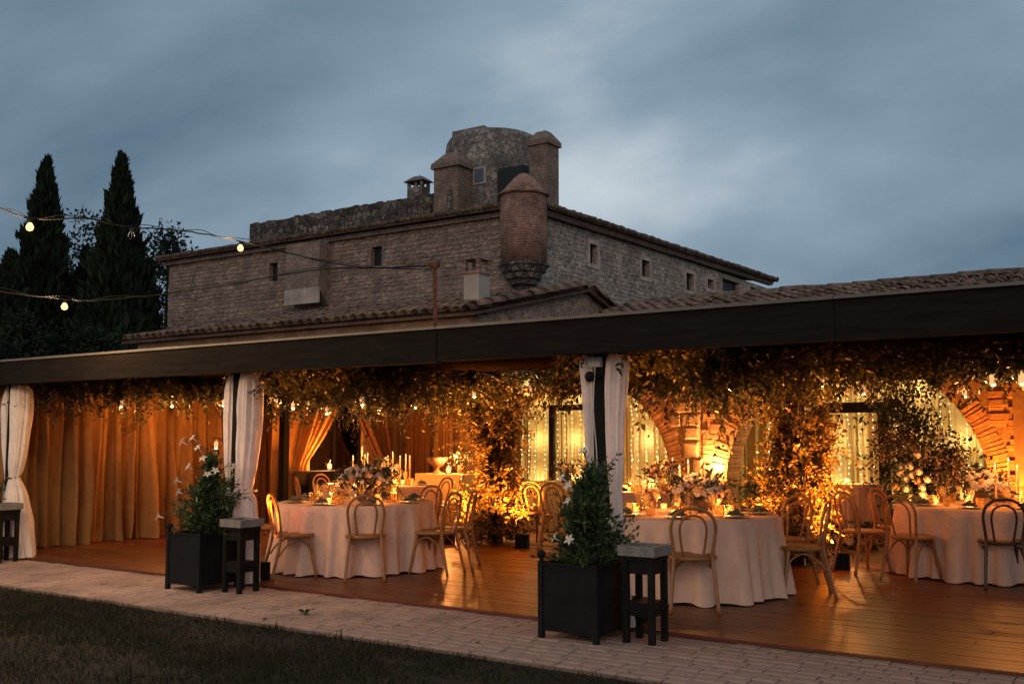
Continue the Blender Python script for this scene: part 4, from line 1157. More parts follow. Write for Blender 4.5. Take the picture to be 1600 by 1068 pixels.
# ================================================================== UPLIGHTS
def uplight(x, y, z, aim, power, label, rz=0, color=AMBER, angle=75, size=(.17,.15,.19)):
    o = empty('uplight_box', (x, y, z), rz, label=label, cat='uplight')
    a, b, c = size
    m = MB(); m.box(-a/2, a/2, -b/2, b/2, .0, c*.7); w_t = .012
    m.box(-a/2, a/2, -b/2, -b/2+w_t, c*.702, c); m.box(-a/2, a/2, b/2-w_t, b/2, c*.702, c*.96)
    m.box(-a/2, -a/2+w_t, -b/2+w_t+.001, b/2-w_t-.001, c*.702, c*.98); m.box(a/2-w_t, a/2, -b/2+w_t+.001, b/2-w_t-.001, c*.702, c*.98)
    m.build('housing', 'black_box', o)
    MB().box(-a*.36, a*.36, -b*.3, b*.3, c*.705, c*.715).build('lens', 'lamp_lens', o)
    lamp('SPOT', 'uplight_lamp', (0, 0, c+.03), power, color, o, .04, Matrix.Rotation(-rz, 3, 'Z') @ Vector(aim), angle)
uplight(-7.86, 11.86, FZ, (-.62,.25,1.6), 230, 'black uplight box right of the left leafy column', .3, angle=95)
uplight(-9.05, 11.72, FZ, (.55,.35,1.7), 230, 'black uplight box left of the left leafy column', -.3, angle=110)
uplight(-3.55, 11.98, FZ, (-.55,.15,1.6), 290, 'black uplight box right of the middle leafy column', .2, angle=95)
uplight(-4.85, 12.00, FZ, (.62,.15,1.6), 260, 'black uplight box left of the middle leafy column', -.2, angle=95)
uplight(-8.43, 7.66, FZ, (.05,.25,2), 150, 'black uplight box behind the second post curtain', 0, angle=52)
uplight(-3.97, 7.74, FZ, (-.12,.22,2), 130, 'black uplight box behind the nearest post curtain', 0, angle=50)
uplight(-12.95, 12.55, FZ, (-.35,.05,2), 60, 'uplight box at the foot of the amber drape left of the window', 0, angle=50)
uplight(-2.36, 15.45, .021, (-.02,.42,1.9), 130, 'uplight box at the foot of the right brick pier', 0, angle=70)
uplight(-3.25, 14.05, .021, (.12,.75,1.0), 26, 'uplight box before the floral bush', 0, angle=85, color=CANDLE)  # added lamp, brightens the roses from the front
# wall lamp on the stone pillar
wl = empty('wall_lamp', (-6.72, AY-.16, .84), label='bright wall uplighter on the stone pillar between the arches', cat='wall lamp')
MB().lathe([(.02,-.12),(.05,-.10),(.07,.0),(.075,.02)], 12).build('cup', 'rust', wl, True)
MB().lathe([(.0,.012),(.068,.016),(.0,.02)], 12).build('lens', 'lamp_lens', wl)
MB().tube([(0,.02,-.06),(0,.15,-.08)], .015, 6).build('bracket', 'rust', wl)
lamp('SPOT', 'pillar_lamp', (0,0,.06), 60, (1,.40,.11), wl, .05, (.0,.32,1.6), 120, .8)
lamp('POINT', 'pillar_glow', (0,-.02,.1), 5, (1,.42,.12), wl, .04)

# ================================================================== FURNITURE
def chair_proto(name, wood):
    o = empty(name, (0,0,0), label='x', cat='chair')
    for s in (-1,): 
        path = [(-.205,-.285,0),(-.185,-.225,.25),(-.165,-.185,.455),(-.180,-.205,.60),(-.192,-.225,.72),(-.165,-.248,.815),(-.09,-.262,.875),(0,-.265,.89)]
        path = path + [(-x,y,z) for x,y,z in reversed(path[:-1])]
        P = catmull(path, 4); k = len(P)
        MB().tube(P, [.0165 if p.z < .5 else .0150 for p in P], 8).build('back_hoop', wood, o, True)
    path = [(-.085,-.165,.46),(-.105,-.195,.60),(-.115,-.218,.71),(-.085,-.240,.795),(0,-.250,.83)]
    path = path + [(-x,y,z) for x,y,z in reversed(path[:-1])]
    MB().tube(catmull(path, 4), .0115, 7).build('inner_hoop', wood, o, True)
    for s in (-1, 1):
        MB().tube(catmull([(s*.145,.135,.445),(s*.165,.16,.25),(s*.20,.20,0)], 4), [.021]*3+[.019]*3+[.016]*2+[.014], 8).build('leg', wood, o, True)
        br = catmull([(s*.172,.165,.22),(s*.168,.12,.34),(s*.163,.0,.405),(s*.172,-.13,.34),(s*.182,-.205,.24)], 5)
        MB().tube(br, .0095, 6).build('brace', wood, o, True)
    fr = catmull([(-.168,.165,.23),(-.12,.16,.35),(0,.15,.41),(.12,.16,.35),(.168,.165,.23)], 5)
    MB().tube(fr, .0095, 6).build('brace', wood, o, True)
    n = 22; ring_ = [(.205*cos(2*pi*i/n)*(1.0), .20*sin(2*pi*i/n)-.0, .452) for i in range(n+1)]
    se = MB().tube(ring_, .021, 8, False).build('seat_rim', wood, o, True)
    MB().lathe([(0,.452),(.14,.452),(.198,.459),(.199,.462),(.13,.466),(0,.464)], 22).build('seat', 'seat_cane', o, True)
    return o
CH = {k: chair_proto('bentwood_chair', v) for k, v in (('light','bentwood'), ('dark','dark_bentwood'))}
CHK = {k: children(v) for k, v in CH.items()}; used = {}
def chair(x, y, face, label, kind='light', group=None, z=FZ):
    """face: angle of the direction the sitter looks"""
    o = CH[kind] if kind not in used else copy_tree(CH[kind], None, CHK[kind])
    used[kind] = 1
    o.location = (x, y, z); o.rotation_euler = (0,0,face - pi/2)
    tag(o, label, 'chair', group or 'bentwood chairs round the dining tables')
def chair_at(tc_, ang, r, label, kind='light', turn=0):
    a = radians(-56 + ang)
    chair(tc_[0]+r*cos(a), tc_[1]+r*sin(a), a+pi+radians(turn), label, kind)
def tablecloth(name, c, R, H, z0, mt, label, seed, cat='tablecloth', spread=.07):
    r = random.Random(seed); n = 300
    comps = [(r.randint(13,16), r.uniform(0,6.28), .8), (r.randint(20,25), r.uniform(0,6.28), .7), (r.randint(4,7), r.uniform(0,6.28), .5), (r.randint(30,38), r.uniform(0,6.28), .3)]
    fold = [sum(w*sin(k*2*pi*i/n+p) for k,p,w in comps) for i in range(n)]
    vs = [(0,0,H)]; fs = []
    rings = [(.35*R,H,0),(.7*R,H,0),(.97*R,H,0),(R*.995,H-.006,.01),(R+.006,H-.02,.03)]
    nv = 9
    for j in range(1, nv+1):
        v = j/nv; rings.append((R+.006+spread*v**1.2, H-.02-(H-.02-z0)*v, v))
    for (rad, z, v) in rings:
        for i in range(n):
            t = 2*pi*i/n; f = fold[i]
            q = rad + (1.3*math.tanh(1.1*f))*.060*v**.6 
            zz2 = z + (.012*(1-f*.5)*max(v-.9,0)/.1 if v > .9 else 0) + (0 if v else .0015*sin(9*t+seed))
            tw = .03*v*sin(3*t+seed)
            vs.append((q*cos(t+tw), q*sin(t+tw), zz2))
    for i in range(n): fs.append((0, 1+i, 1+(i+1)%n))
    for j in range(len(rings)-1):
        for i in range(n):
            a = 1+j*n+i; b = 1+j*n+(i+1)%n; fs.append((a, a+n, b+n, b))
    m = MB(); m.add(vs, fs)
    return tag(m.build(name, mt, None, True, (c[0], c[1], 0)), label, cat)
def round_table(c, R, H, label, z=FZ):
    o = empty('round_table', (c[0], c[1], z), label=label, cat='table')
    MB().lathe([(R-.02,H-.045-z),(R-.015,H-.006-z)], 36).build('tabletop', 'stool_wood', o)
    for k in range(4):
        a = pi/4+k*pi/2; MB().tube([(.5*R*cos(a),.5*R*sin(a),0),(.5*R*cos(a),.5*R*sin(a),H-.047-z)], .025, 6).build('leg', 'stool_wood', o)
# tableware prototypes (shared meshes)
PL = MB().lathe([(0,.004),(.07,.004),(.09,.008),(.14,.016),(.143,.018),(.09,.014),(.0,.010)], 22).mesh('plate', 'porcelain', True)
def napkin_mesh(seed):
    r = random.Random(seed); m = MB()
    for k in range(5):
        a = r.uniform(0, pi); x, y = r.uniform(-.03,.03), r.uniform(-.03,.03)
        m.tube([(x-.07*cos(a), y-.07*sin(a), .022), (x, y, .034+.008*k), (x+.07*cos(a), y+.07*sin(a), .022)], [.010,.018,.009], 6)
    for k in range(7):
        a = r.uniform(0, 2*pi); m.ball((.06*cos(a)*r.random(), .06*sin(a)*r.random(), .045), .014, 6, 4, .2)
    return m.mesh('napkin', 'napkin', True)
NK = [napkin_mesh(s) for s in range(4)]
GL = [MB().lathe([(.030,.002),(.034,.03),(.038,.10),(.036,.10),(.032,.03),(.028,.008),(0,.006)], 14).mesh('tumbler', g_, True) for g_ in ('table_glass','amber_glass')]
WG = MB().lathe([(.032,.002),(.006,.006),(.0045,.085),(.02,.10),(.036,.135),(.038,.17),(.032,.205),(.030,.205),(.036,.17),(.033,.137),(.0,.10)], 14).mesh('wine_glass', 'table_glass', True)
def put(name, me, x, y, z, label, cat, group, rz=0, s=1):
    return tag(link(name, me, None, (x,y,z), (0,0,rz), (s,s,s)), label, cat, group)
def taper(x, y, z, h, label, group, light=0):
    o = empty('taper_candle', (x, y, z), label=label, cat='candle', group=group)
    MB().lathe([(.035,0),(.036,.006),(.012,.014),(.010,.05),(.017,.06),(.017,.075)], 10).build('holder', 'brass', o, True)
    MB().tube([(0,0,.06),(random.uniform(-.003,.003),0,.06+h)], [.0125,.0105], 8).build('wax_stick', 'wax', o, True)
    MB().lathe([(.003,.062+h),(.009,.075+h),(.008,.088+h),(0,.112+h)], 6).build('flame', 'flame', o, True)
    if light: lamp('POINT', 'candle_light', (0,0,h+.20), light, CANDLE, o, .02)
VT = (MB().lathe([(.028,.002),(.032,.05),(.034,.065),(.031,.065),(.028,.01),(0,.008)], 12).mesh('cup', 'amber_glass', True),
      MB().lathe([(.02,.010),(.02,.032),(.005,.034),(.008,.042),(0,.056)], 8).mesh('lit_candle', 'flame', True))
def votive(x, y, z, label, group, light=0):
    o = empty('votive_candle', (x, y, z), label=label, cat='candle', group=group)
    link('cup', VT[0], o); link('lit_candle', VT[1], o)
    if light: lamp('POINT', 'candle_light', (0,0,.10), light, CANDLE, o, .02)
def blossom(m, c, r):
    """a rounded bloom of overlapping petals"""
    for k in range(11):
        zf = 1-2*(k+.5)/11; a = k*2.4 + random.uniform(-.2,.2); q = sqrt(1-zf*zf)
        m.ball((c[0]+.5*r*q*cos(a), c[1]+.5*r*q*sin(a), c[2]+.5*r*zf), r*.5, 6, 4, .15)
def bouquet(name, x, y, z, w, h, label, seed, nb=26, peach=.25, vase=True, cat='flowers', size=.043, leafn=20):
    random.seed(seed); g = np.random.default_rng(seed)
    o = empty(name, (x, y, z), label=label, cat=cat)
    v0 = .0
    if vase:
        MB().lathe([(.05,0),(.075,.01),(.09,.07),(.07,.13),(.08,.14),(.065,.135),(0,.12)], 14).build('vase', 'terracotta_vase', o, True); v0 = .12
    A, B2 = MB(), MB(); K = []
    for i in range(nb):
        a = g.uniform(0, 2*pi); q = sqrt(g.uniform(0,1)); zc = v0 + h*(.15 + .85*(1-q*q*.75)*g.uniform(.55,1))
        p = (w*q*cos(a), w*q*sin(a), zc); K.append(p)
        blossom(B2 if g.uniform() < peach else A, p, size*g.uniform(.6,1.25))
    A.build('white_blossoms', 'blossom_white', o, True)
    if B2.v: B2.build('peach_blossoms', 'blossom_peach', o, True)
    K = np.array(K + [(w*g.uniform(-1,1), w*g.uniform(-1,1), v0+h*g.uniform(.05,.9)) for _ in range(leafn)])
    C, D, Sz = clump_leaves(K, 5, .05, .07)
    C[:,2] = np.maximum(C[:,2], .01)
    link('foliage', leaf_mesh('foliage', C, D, Sz, 'dark_leaf', .45), o)
    s = MB()
    for p in K[:nb:2]: s.tube([(0,0,v0*.8), (p[0]*.6,p[1]*.6,v0+(p[2]-v0)*.6), tuple(p)], .0035, 4)
    s.build('stems', 'dark_leaf', o)
    random.seed(seed+99)
    return o
def set_table(c, R, H, key, nplates, a0, tapers, seed, glasses=14, power=8, nv=5):
    random.seed(seed); z = H + .003; gname = 'table setting of ' + key
    for k in range(nplates):
        a = radians(a0 + 360*k/nplates); x, y = c[0]+(R-.20)*cos(a), c[1]+(R-.20)*sin(a)
        put('plate', PL, x, y, z, 'round plate laid on ' + key, 'plate', 'plates on '+key)
        put('napkin', random.choice(NK), x, y, z+.006, 'folded dark napkin on a plate on ' + key, 'napkin', 'napkins on '+key, random.uniform(0,6))
        for q, (dr, da, me, nm) in enumerate(((.44, .10, GL[1], 'tumbler'), (.46, -.08, WG, 'wine_glass'), (.38, .24, GL[0], 'tumbler'))):
            b = a + da; put(nm, me, c[0]+(R-dr)*cos(b), c[1]+(R-dr)*sin(b), z, {'tumbler':'glass tumbler standing on ', 'wine_glass':'stemmed wine glass standing on '}[nm]+key, 'glass', nm.replace('_',' ')+' set on '+key)
    for k, (dx_, dy_, h_) in enumerate(tapers):
        which = ('leftmost', 'middle', 'rightmost')[k] if len(tapers) == 3 else ''
        taper(c[0]+dx_, c[1]+dy_, z, h_, (which+' of three lit tapers on ' if which else 'tall lit taper candle on ')+key, 'taper candles on '+key, power/len(tapers)*.6)
    for k in range(nv):
        a = radians(a0+20+360*k/nv); rr2 = R*.52
        votive(c[0]+rr2*cos(a), c[1]+rr2*sin(a), z, 'small lit votive candle on '+key, 'votive candles on '+key, power/nv*.42)
HT = .775
T1, T2, T3, T4, T5 = (-8.35,9.05), (-4.36,9.49), (-2.12,12.50), (-11.0,12.45), (-6.55,13.15)
names = ['the left dining table', 'the middle dining table', 'the right dining table', 'the far table behind the left one', 'the far table behind the middle one']
for i, (T, R) in enumerate(zip((T1,T2,T3,T4,T5), (.91,.91,.92,.9,.9))):
    zf = FZ if i not in (2,4) else FZ
    round_table(T, R, HT, 'round wooden table under the cloth of '+names[i])
    tablecloth('tablecloth', T, R+.004, HT+.002, FZ+.004, 'table_linen', 'pale pink linen cloth to the floor on '+names[i], 70+i)
def rot(a, r): a = radians(-56+a); return (r*cos(a), r*sin(a))
set_table(T1, .915, HT+.002, names[0], 8, -34, [], 1, power=5)
set_table(T2, .915, HT+.002, names[1], 8, -24, [(*rot(178,.30),.36), (*rot(150,.14),.42), (*rot(95,.22),.38)], 2, power=6)
set_table(T3, .925, HT+.002, names[2], 8, -45, [(*rot(40,.15),.36), (*rot(75,.28),.42), (*rot(95,.42),.34)], 3, power=5)
set_table(T4, .905, HT+.002, names[3], 6, -34, [(*rot(-95,.42),.36), (*rot(-100,.28),.50), (*rot(-85,.22),.38), (*rot(-110,.20),.40), (*rot(70,.16),.36), (*rot(100,.22),.42), (*rot(90,.34),.36), (*rot(110,.44),.38), (*rot(85,.50),.36)], 4, power=12, nv=4)
set_table(T5, .905, HT+.002, names[4], 6, -34, [(*rot(-60,.30),.36), (*rot(-30,.12),.46), (*rot(60,.12),.38), (*rot(90,.32),.36)], 5, power=9, nv=4)
bouquet('flower_centrepiece', T1[0]+rot(120,.10)[0], T1[1]+rot(120,.10)[1], HT+.004, .32, .34, 'white and cream flower centrepiece on the left dining table', 201, 80, .2)
bouquet('flower_centrepiece', T2[0]+rot(110,.18)[0], T2[1]+rot(110,.18)[1], HT+.004, .28, .26, 'cream and peach flower centrepiece on the middle dining table', 202, 62, .35)
bouquet('flower_centrepiece', T3[0]+rot(160,.25)[0], T3[1]+rot(160,.25)[1], HT+.004, .28, .24, 'white rose centrepiece on the right dining table', 203, 30, .08, size=.055)
bouquet('flower_centrepiece', T4[0]+rot(120,.12)[0], T4[1]+rot(120,.12)[1], HT+.004, .25, .30, 'white flower centrepiece on the far left table', 204, 26, .15)
bouquet('flower_centrepiece', T5[0]+rot(60,.25)[0], T5[1]+rot(60,.25)[1], HT+.004, .30, .30, 'peach flower centrepiece on the far middle table', 205, 30, .4)
# chairs
chair(-8.30, 8.02, radians(62), 'light bentwood chair lit orange at the left side of the left table')
chair_at(T1, 15, 1.05, 'bentwood chair with its back to the viewer at the left table', turn=-8)
chair_at(T1, 60, 1.12, 'bentwood chair pulled out at the right front of the left table', turn=5)
chair_at(T1, 86, 1.15, 'bentwood chair behind the pulled out one at the right of the left table', turn=-6)
chair_at(T1, -95, 1.05, 'bentwood chair showing only its back at the far left of the left table')
chair_at(T1, 140, 1.02, 'bentwood chair on the far right side of the left table')
chair_at(T1, 170, 1.02, 'bentwood chair on the far side of the left table behind the flowers')
chair_at(T2, -6, 1.10, 'bentwood chair with its back to the viewer at the middle table')
chair_at(T2, 74, 1.12, 'bentwood chair at the right of the middle table nearest the viewer', turn=6)
chair_at(T2, 112, 1.18, 'bentwood chair at the far right of the middle table before the leafy column', turn=12)
chair_at(T2, 155, 1.06, 'bentwood chair on the far side of the middle table right of its flowers')
chair_at(T2, 185, 1.06, 'bentwood chair on the far side of the middle table left of its flowers')
chair_at(T2, -90, 1.06, 'bentwood chair at the left of the middle table hidden by the planter shrub')
chair_at(T3, -62, 1.14, 'bentwood chair at the left front of the right table', turn=8)
chair_at(T3, -96, 1.30, 'bentwood chair seen edge on left of the right table', turn=25)
chair_at(T3, -16, 1.05, 'dark bentwood chair with its back to the viewer at the right table', 'dark')
chair_at(T3, -140, 1.05, 'bentwood chair on the far left side of the right table')
chair_at(T4, -70, 1.05, 'bentwood chair at the left of the far left table')
chair_at(T4, -125, 1.05, 'bentwood chair on the far left side of the far left table')
chair_at(T4, 60, 1.05, 'bentwood chair at the right of the far left table')
chair_at(T4, 100, 1.08, 'bentwood chair before the console with the urn')
chair_at(T5, -70, 1.35, 'bentwood chair turned aside behind the nearest planter shrub', turn=35)
chair_at(T5, -95, 1.55, 'second bentwood chair left of the nearest planter shrub', turn=60)
chair_at(T5, 30, 1.05, 'bentwood chair between the middle table and the one behind it')
# console with urn, side tables
co = empty('console_table', (-10.75, 13.95, .021), label='console table under a greenish cloth holding an urn', cat='table')
m = MB(); vs = []
n = 96
for j, (z, e_) in enumerate(((.90,0),(.885,.006),(.6,.012),(.3,.018),(.0,.024))):
    for i in range(n):
        t = 4*i/n; k = int(t); f = t-k
        cs = [(-.5,-.28),(.5,-.28),(.5,.28),(-.5,.28)]
        a_, b_ = cs[k], cs[(k+1)%4]
        p = (a_[0]+(b_[0]-a_[0])*f, a_[1]+(b_[1]-a_[1])*f); w = 1 + e_*(1+sin(i*1.1)+.6*sin(i*.53))
        vs.append((p[0]*w, p[1]*(1+(w-1)*1.8), z))
fs = [(j*n+i, (j+1)*n+i, (j+1)*n+(i+1)%n, j*n+(i+1)%n) for j in range(4) for i in range(n)] + [tuple(range(n))]
m.add(vs, fs); m.build('cloth', 'beige_linen', co, True)
ur = empty('urn', (-10.95, 13.9, .922), label='dark footed urn on the console table', cat='urn')
MB().lathe([(.09,0),(.095,.02),(.03,.05),(.03,.09),(.10,.13),(.17,.20),(.19,.27),(.175,.27),(.15,.2),(0,.15)], 20).build('bowl', 'terracotta_vase', ur, True)
bouquet('flower_vase', -10.5, 14.0, .922, .15, .3, 'white flowers glowing on the console right of the urn', 211, 14, .1)
for x, y, z, p, lab in [(-10.62,13.78,.922,22,'glowing glass lantern on the console'), (-13.05,13.45,.95,26,'glowing glass lantern on the black cabinet by the window')]:
    o = empty('glass_lantern', (x,y,z), label=lab, cat='lantern')
    MB().lathe([(.05,0),(.07,.02),(.075,.12),(.06,.2),(.055,.2),(.07,.12),(.065,.03),(0,.01)], 14).build('glass', 'clear_glass', o, True)
    MB().lathe([(.035,.02),(.037,.11),(.01,.115),(.014,.13),(0,.16)], 10).build('lit_candle', 'hot_bulb', o, True)
    lamp('POINT', 'lantern_light', (0,0,.26), p, CANDLE, o, .04)
cb2 = empty('black_cabinet', (-13.05, 13.2, .021), label='black cabinet standing left of the garden window', cat='cabinet')
MB().box(-.18,.18,-.42,.42,.05,.88).build('body', 'black_box', cb2); MB().box(-.2,.2,-.45,.45,.882,.925).build('top', 'black_box', cb2)
for y in (-.36,.36): MB().box(-.16,.16,y-.04,y+.04,0,.048).build('foot', 'black_box', cb2)
for y in (-.2,.2): MB().box(.181,.19,y-.18,y+.18,.12,.82).build('door', 'stool_wood', cb2)
T6 = (-4.30, 15.25)
tablecloth('cocktail_tablecloth', T6, .36, .86, .026, 'table_linen', 'pale cloth on the small high table in the second arch', 90, spread=.03)
round_table(T6, .35, .855, 'small high table under its cloth in the second arch', .021)
votive(T6[0]-.1, T6[1]-.05, .865, 'lit votive on the small high table', 'votives on the small high table', 3)
chair(T6[0]+.25, T6[1]+.65, radians(-110), 'bentwood chair behind the small high table', z=.021)
T7 = (-8.9, 14.7)
tablecloth('cocktail_tablecloth', T7, .55, .80, .026, 'beige_linen', 'cloth covered table before the black door frame', 91, spread=.05)
round_table(T7, .54, .795, 'table under its cloth before the black door frame', .021)
for k, (dx_, dy_) in enumerate(((.05,0),(.15,.08),(.22,.0),(.12,-.08),(.0,.12))): taper(T7[0]+dx_+.25, T7[1]+dy_+.1, .803, .42+.03*k, 'tall lit taper in the candle group before the black door frame', 'taper group before the door frame', 1.5)
bouquet('flower_vase', T7[0]+.1, T7[1]-.15, .803, .18, .2, 'small flowers on the table before the black door frame', 212, 14, .3)
# floral bush and floor flowers by the second arch
fb = empty('floral_bush', (-3.25, 15.05, .021), label='large dark bush with pale roses in the second arch', cat='plant')
g = np.random.default_rng(5)
K = g.normal(size=(230,3))*np.array([.30,.22,.40]) + np.array([0,0,.95]); K[:,2] = np.clip(K[:,2], .1, 1.75)
K = np.concatenate([K, np.stack([g.uniform(-.62,-.02,60), g.uniform(-.2,.2,60), g.uniform(1.3,2.3,60)],1)])
C, D, Sz = clump_leaves(K, 20, .08, .075)
link('foliage', leaf_mesh('foliage', C, D, Sz, 'dark_leaf', .5), fb)
K = np.stack([g.normal(size=60)*.22-.15, -.25+g.normal(size=60)*.1, 1.35+g.normal(size=60)*.16],1)
C, D, Sz = clump_leaves(K, 22, .05, .035); link('dry_sprays', leaf_mesh('dry_sprays', C, D, Sz, 'dry_flower', .5), fb)
K = np.stack([.38+g.normal(size=50)*.12, -.2+g.normal(size=50)*.1, .95+g.normal(size=50)*.16],1)
C, D, Sz = clump_leaves(K, 22, .05, .035); link('dry_sprays', leaf_mesh('dry_sprays', C, D, Sz, 'dry_flower', .5), fb)
random.seed(31)
for (u, z) in [(-.02,1.28),(-.16,1.12),(-.26,1.10),(-.30,1.02),(-.14,1.0),(-.02,1.05),(-.22,.94),(-.05,.92),(-.36,.84),(-.2,.82),(.02,.84),(.03,.75),(-.14,.70),(-.13,.63),(.04,.68),(.1,.95)]:
    m = MB(); blossom(m, (u*.9, -.38+random.uniform(-.05,.05), z), .058); m.build('rose', 'blossom_peach' if random.random() < .4 else 'blossom_white', fb, True)
t = MB()
for k in range(8):
    a = k*.8; t.tube([(.1*cos(a),.08*sin(a),0),(.12*cos(a),.1*sin(a),.6),(.35*cos(a),.2*sin(a),1.3)], [.02,.015,.006], 5)
t.build('stems', 'bark', fb)
bouquet('floor_flowers', -4.05, 14.35, .021, .34, .34, 'low pale flowers on the floor by the middle leafy column', 213, 14, .35, False, size=.075, leafn=140)
bouquet('floor_flowers', -5.75, 15.4, .021, .35, .95, 'flower bush on the floor beside the stone pillar', 214, 26, .3, False, size=.05, leafn=260)
o = empty('garden_lantern', (-14.35, 13.75, .0), label='lit lantern on a post outside the garden window', cat='lantern')  # added lamp, lights the greenery behind the window pane
MB().tube([(0,0,-.03),(0,0,.75)], .02, 6).build('post', 'black_box', o)
MB().lathe([(.05,.75),(.07,.77),(.07,.9),(.04,.96),(0,.97)], 10).build('glass', 'hot_bulb', o, True)
lamp('POINT', 'garden_light', (.0,0,1.08), 70, CANDLE, o, .04)
broadleaf(-15.1, 14.6, 2.6, .95, 'shrub with pale flowers outside the garden window', 215, 130, 26, .09, .1, 'garland_leaf', 'shrub', 'garden_shrub')
# ================================================================== PLANTERS AND STOOLS
def planter(x, y, label, w=.48, h=.52):
    o = empty('planter_box', (x, y, .0), label=label, cat='planter', group='dark square planters before the posts')
    q = w/2
    for sx in (-1,1):
        for sy in (-1,1):
            MB().box(sx*q-.02, sx*q+.02, sy*q-.02, sy*q+.02, 0, h+.06).build('corner_post', 'planter_metal', o)
            MB().lathe([(.012,h+.06),(.012,h+.075),(.03,h+.09),(.036,h+.11),(.03,h+.132),(0,h+.146)], 12, (sx*q, sy*q, 0)).build('ball_finial', 'planter_metal', o, True)
    for k in range(4):
        m = MB(); m.box(-q+.021, q-.021, -.012, .012, .06, h+.03)
        m.box(-q+.021, q-.021, -.018, .018, h+.032, h+.05)
        b = m.build('side_panel', 'planter_metal', o)
        b.rotation_euler = (0,0,k*pi/2); b.location = ((0,-q),(q,0),(0,q),(-q,0))[k] + (0,)
    MB().box(-q+.015, q-.015, -q+.015, q-.015, .09, h-.03).build('soil', 'soil', o)
def shrub(x, y, z, h, r, label, seed, n=210, per=30, flowers=(), leaf=.062, up=.9, name='planter_shrub'):
    g = np.random.default_rng(seed)
    N = int(n*.85)
    t = g.beta(.9, 1.5, N); a = g.uniform(0, 2*pi, N)
    lump = np.array([mnoise.noise(Vector((cos(q)*1.2, sin(q)*1.2, z_*3 + seed))) for q, z_ in zip(a, t)])
    r0 = r*.30*(1-t)*g.uniform(.2, 1, N)
    P0 = np.stack([r0*np.cos(a), r0*np.sin(a), .02+t*h*.80], 1)
    D0 = np.stack([np.cos(a)*(1-.6*t), np.sin(a)*(1-.6*t), .95+.9*t+.4*g.normal(size=N)], 1)
    L = r*(1.12-.5*t)*(1+.6*lump)*g.uniform(.7, 1.15, N)
    C, D, Sz, V, F = sprigs(g, P0, D0, L, 22, leaf*1.12, .12, .75)
    D[:,2] += .3
    ok = C[:,2] > .005
    o = empty(name, (x, y, z), label=label, cat='shrub', group='leafy shrubs in the planters')
    link('foliage', leaf_mesh('foliage', C[ok], D[ok], Sz[ok], 'shrub_leaf', .36), o)
    tag(link('twigs', np_mesh('twigs', V, F, 'bark'), o), kind='stuff')
    s = MB(); s.tube([(0,0,0),(.01,0,h*.8)], [.02,.006], 6)
    for q in range(5): s.tube([(.03*cos(q*1.3),.03*sin(q*1.3),0),(.09*cos(q*1.3),.09*sin(q*1.3),h*.55)], [.012,.005], 5)
    s.build('stems', 'bark', o)
    for (fx, fy, fz) in flowers:
        fx *= .82; fy *= .82
        m = MB(); d = Vector((fx, fy, .15)).normalized(); c = Vector((fx,fy,fz)); sx_ = d.orthogonal().normalized(); sy_ = d.cross(sx_)
        m.tube([c-d*.06, c-d*.02, c], [.004,.007,.014], 6, False)
        for k in range(5):
            b = 2*pi*k/5+fz*9; e1 = sx_*cos(b)+sy_*sin(b); e2 = sx_*cos(b+.5)+sy_*sin(b+.5); e0 = sx_*cos(b-.5)+sy_*sin(b-.5)
            m.add([c, c+e0*.028+d*.012, c+e1*.052+d*.006, c+e2*.028+d*.012], [(0,1,2,3)])
        m.build('flower', 'blossom_white', o)
        MB().tube(catmull([(fx*.25, fy*.25, max(fz-.2,.05)), (fx*.6, fy*.6, fz-.02), (fx*.85, fy*.85, fz+.035), c-d*.06], 4), .003, 4).build('flower_stalk', 'shrub_leaf', o)
P2, P1, P0 = (-4.07, 7.01), (-8.57, 7.03), (-12.90, 6.98)
planter(*P2, 'square dark planter box nearest the viewer before the middle post')
planter(*P1, 'square dark planter box before the second post at the left')
planter(*P0, 'square dark planter box cut by the left edge')
rt = lambda a, q: (q*cos(radians(-56+a)), q*sin(radians(-56+a)))
shrub(P2[0]+.03, P2[1]+.02, .49, .86, .255, 'dense green shrub with few white blooms in the nearest planter', 301, 300, 30,
      [(*rt(-70,.27),.72), (*rt(-55,.24),.66), (*rt(-60,.22),.55), (*rt(-40,.30),.26), (*rt(-80,.33),.26), (*rt(-30,.10),.93), (*rt(60,.22),.38)])
shrub(P1[0]+.06, P1[1]+.02, .49, .86, .26, 'shrub with many white trumpet flowers in the second planter', 302, 230, 28,
      [(*rt(-75,.36),.99), (*rt(-60,.24),1.03), (*rt(-40,.20),.93), (*rt(-60,.28),.74), (*rt(-20,.17),.82), (*rt(-85,.42),.60), (*rt(0,.15),.66), (*rt(30,.20),.70), (*rt(70,.33),.74), (*rt(-90,.40),.48), (*rt(-80,.62),.24), (*rt(75,.26),.72)])
shrub(P0[0]+.1, P0[1]+.02, .47, .62, .32, 'leafy shrub with a white bloom cut by the left edge', 303, 170, 28, [(*rt(60,.26),.20), (*rt(60,.22),.42), (*rt(50,.20),.40)])
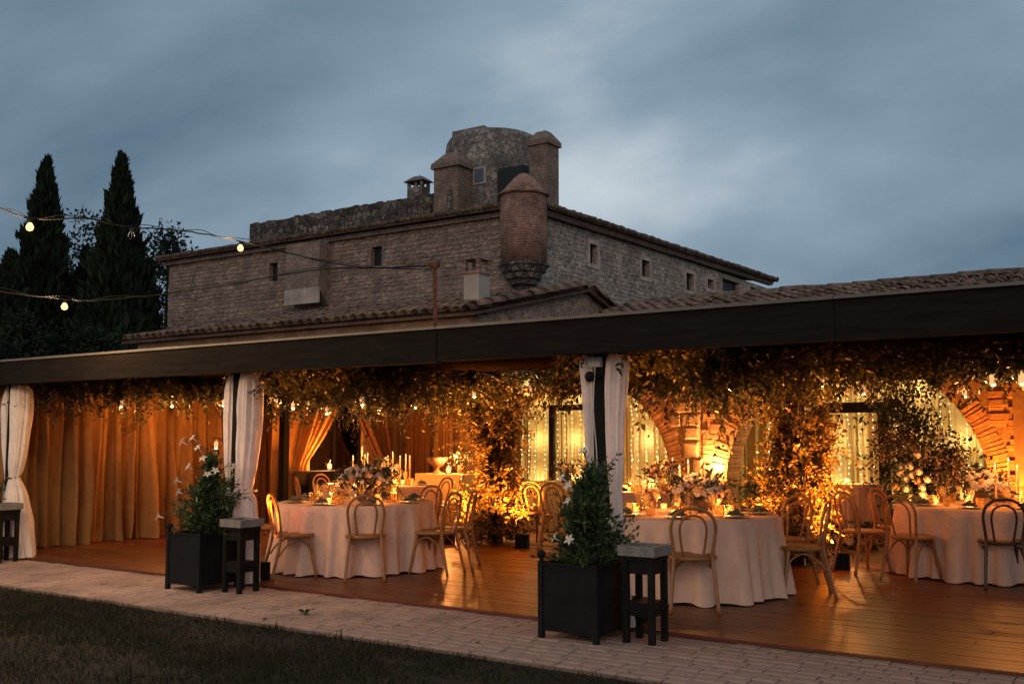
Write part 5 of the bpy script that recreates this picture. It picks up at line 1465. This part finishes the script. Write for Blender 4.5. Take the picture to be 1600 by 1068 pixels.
def stool(x, y, label, tlabel, w=.255, h=.64):
    o = empty('plant_stand', (x, y, 0), label=label, cat='stand', group='dark wooden stands beside the planters')
    q = w/2
    for sx in (-1,1):
        for sy in (-1,1): MB().box(sx*(q-.022)-.022, sx*(q-.022)+.022, sy*(q-.022)-.022, sy*(q-.022)+.022, 0, h-.032).build('leg', 'stool_wood', o)
    for k in range(4):
        m = MB(); m.box(-q+.045, q-.045, -.011, .011, h-.13, h-.034); b = m.build('apron', 'stool_wood', o)
        b.rotation_euler = (0,0,k*pi/2); b.location = ((0,-q+.022),(q-.022,0),(0,q-.022),(-q+.022,0))[k]+(0,)
    MB().box(-q+.012, q-.012, -q+.012, q-.012, .20, .30).build('shelf', 'stool_wood', o)
    MB().box(-q-.006, q+.006, -q-.006, q+.006, h-.03, h).build('top', 'stool_wood', o)
    m = MB(); e_ = q+.025; i_ = q-.012
    m.box(-e_, e_, -e_, e_, .001, .03)
    m.box(-e_, e_, -e_, -i_, .031, .075); m.box(-e_, e_, i_, e_, .031, .075); m.box(-e_, -i_, -i_+.001, i_-.001, .031, .075); m.box(i_, e_, -i_+.001, i_-.001, .031, .075)
    tag(m.build('stone_tray', 'stone_tray', None, False, (x, y, h+.001)), tlabel, 'tray', 'stone trays on the stands')
stool(-3.58, 7.08, 'dark wooden stand right of the nearest planter', 'grey stone tray on the nearest dark stand')
stool(-8.06, 7.08, 'dark wooden stand right of the second planter', 'grey stone tray on the stand right of the second planter')
stool(-12.40, 7.10, 'dark wooden stand at the left edge of the picture', 'grey stone tray on the stand at the left edge')
# fallen sprig on the paving
sp = empty('fallen_sprig', (-6.55, 6.47, .004), label='small dark fallen leaf sprig on the paving', cat='leaf')
C = np.array([[.03*cos(a),.03*sin(a),.02+.01*(k%3)] for k, a in enumerate(np.linspace(0,5.6,7))]); D = C*np.array([1,1,.4]); 
link('leaf_cluster', leaf_mesh('leaf_cluster', C, D, np.full(7,.07), 'dark_leaf', .4), sp)
MB().tube([(-.05,0,.003),(.06,.01,.006)], .003, 4).build('twig', 'bark', sp)

random.seed(5)
for k in range(14):
    fx, fy = random.uniform(-9.5, -1.6), random.choice((random.uniform(6.05, 6.4), random.uniform(6.1, 7.2)))
    C = np.array([[0,0,.006]]); D = np.array([[cos(k*2.1), sin(k*2.1), .12]])
    o = link('fallen_leaf', leaf_mesh('fallen_leaf', C, D, np.array([random.uniform(.035,.06)]), 'dry_flower' if k % 2 else 'dark_leaf', .5), None, (fx, fy, .003))
    tag(o, 'small dry fallen leaf lying on the paving', 'leaf', 'fallen leaves on the paving')
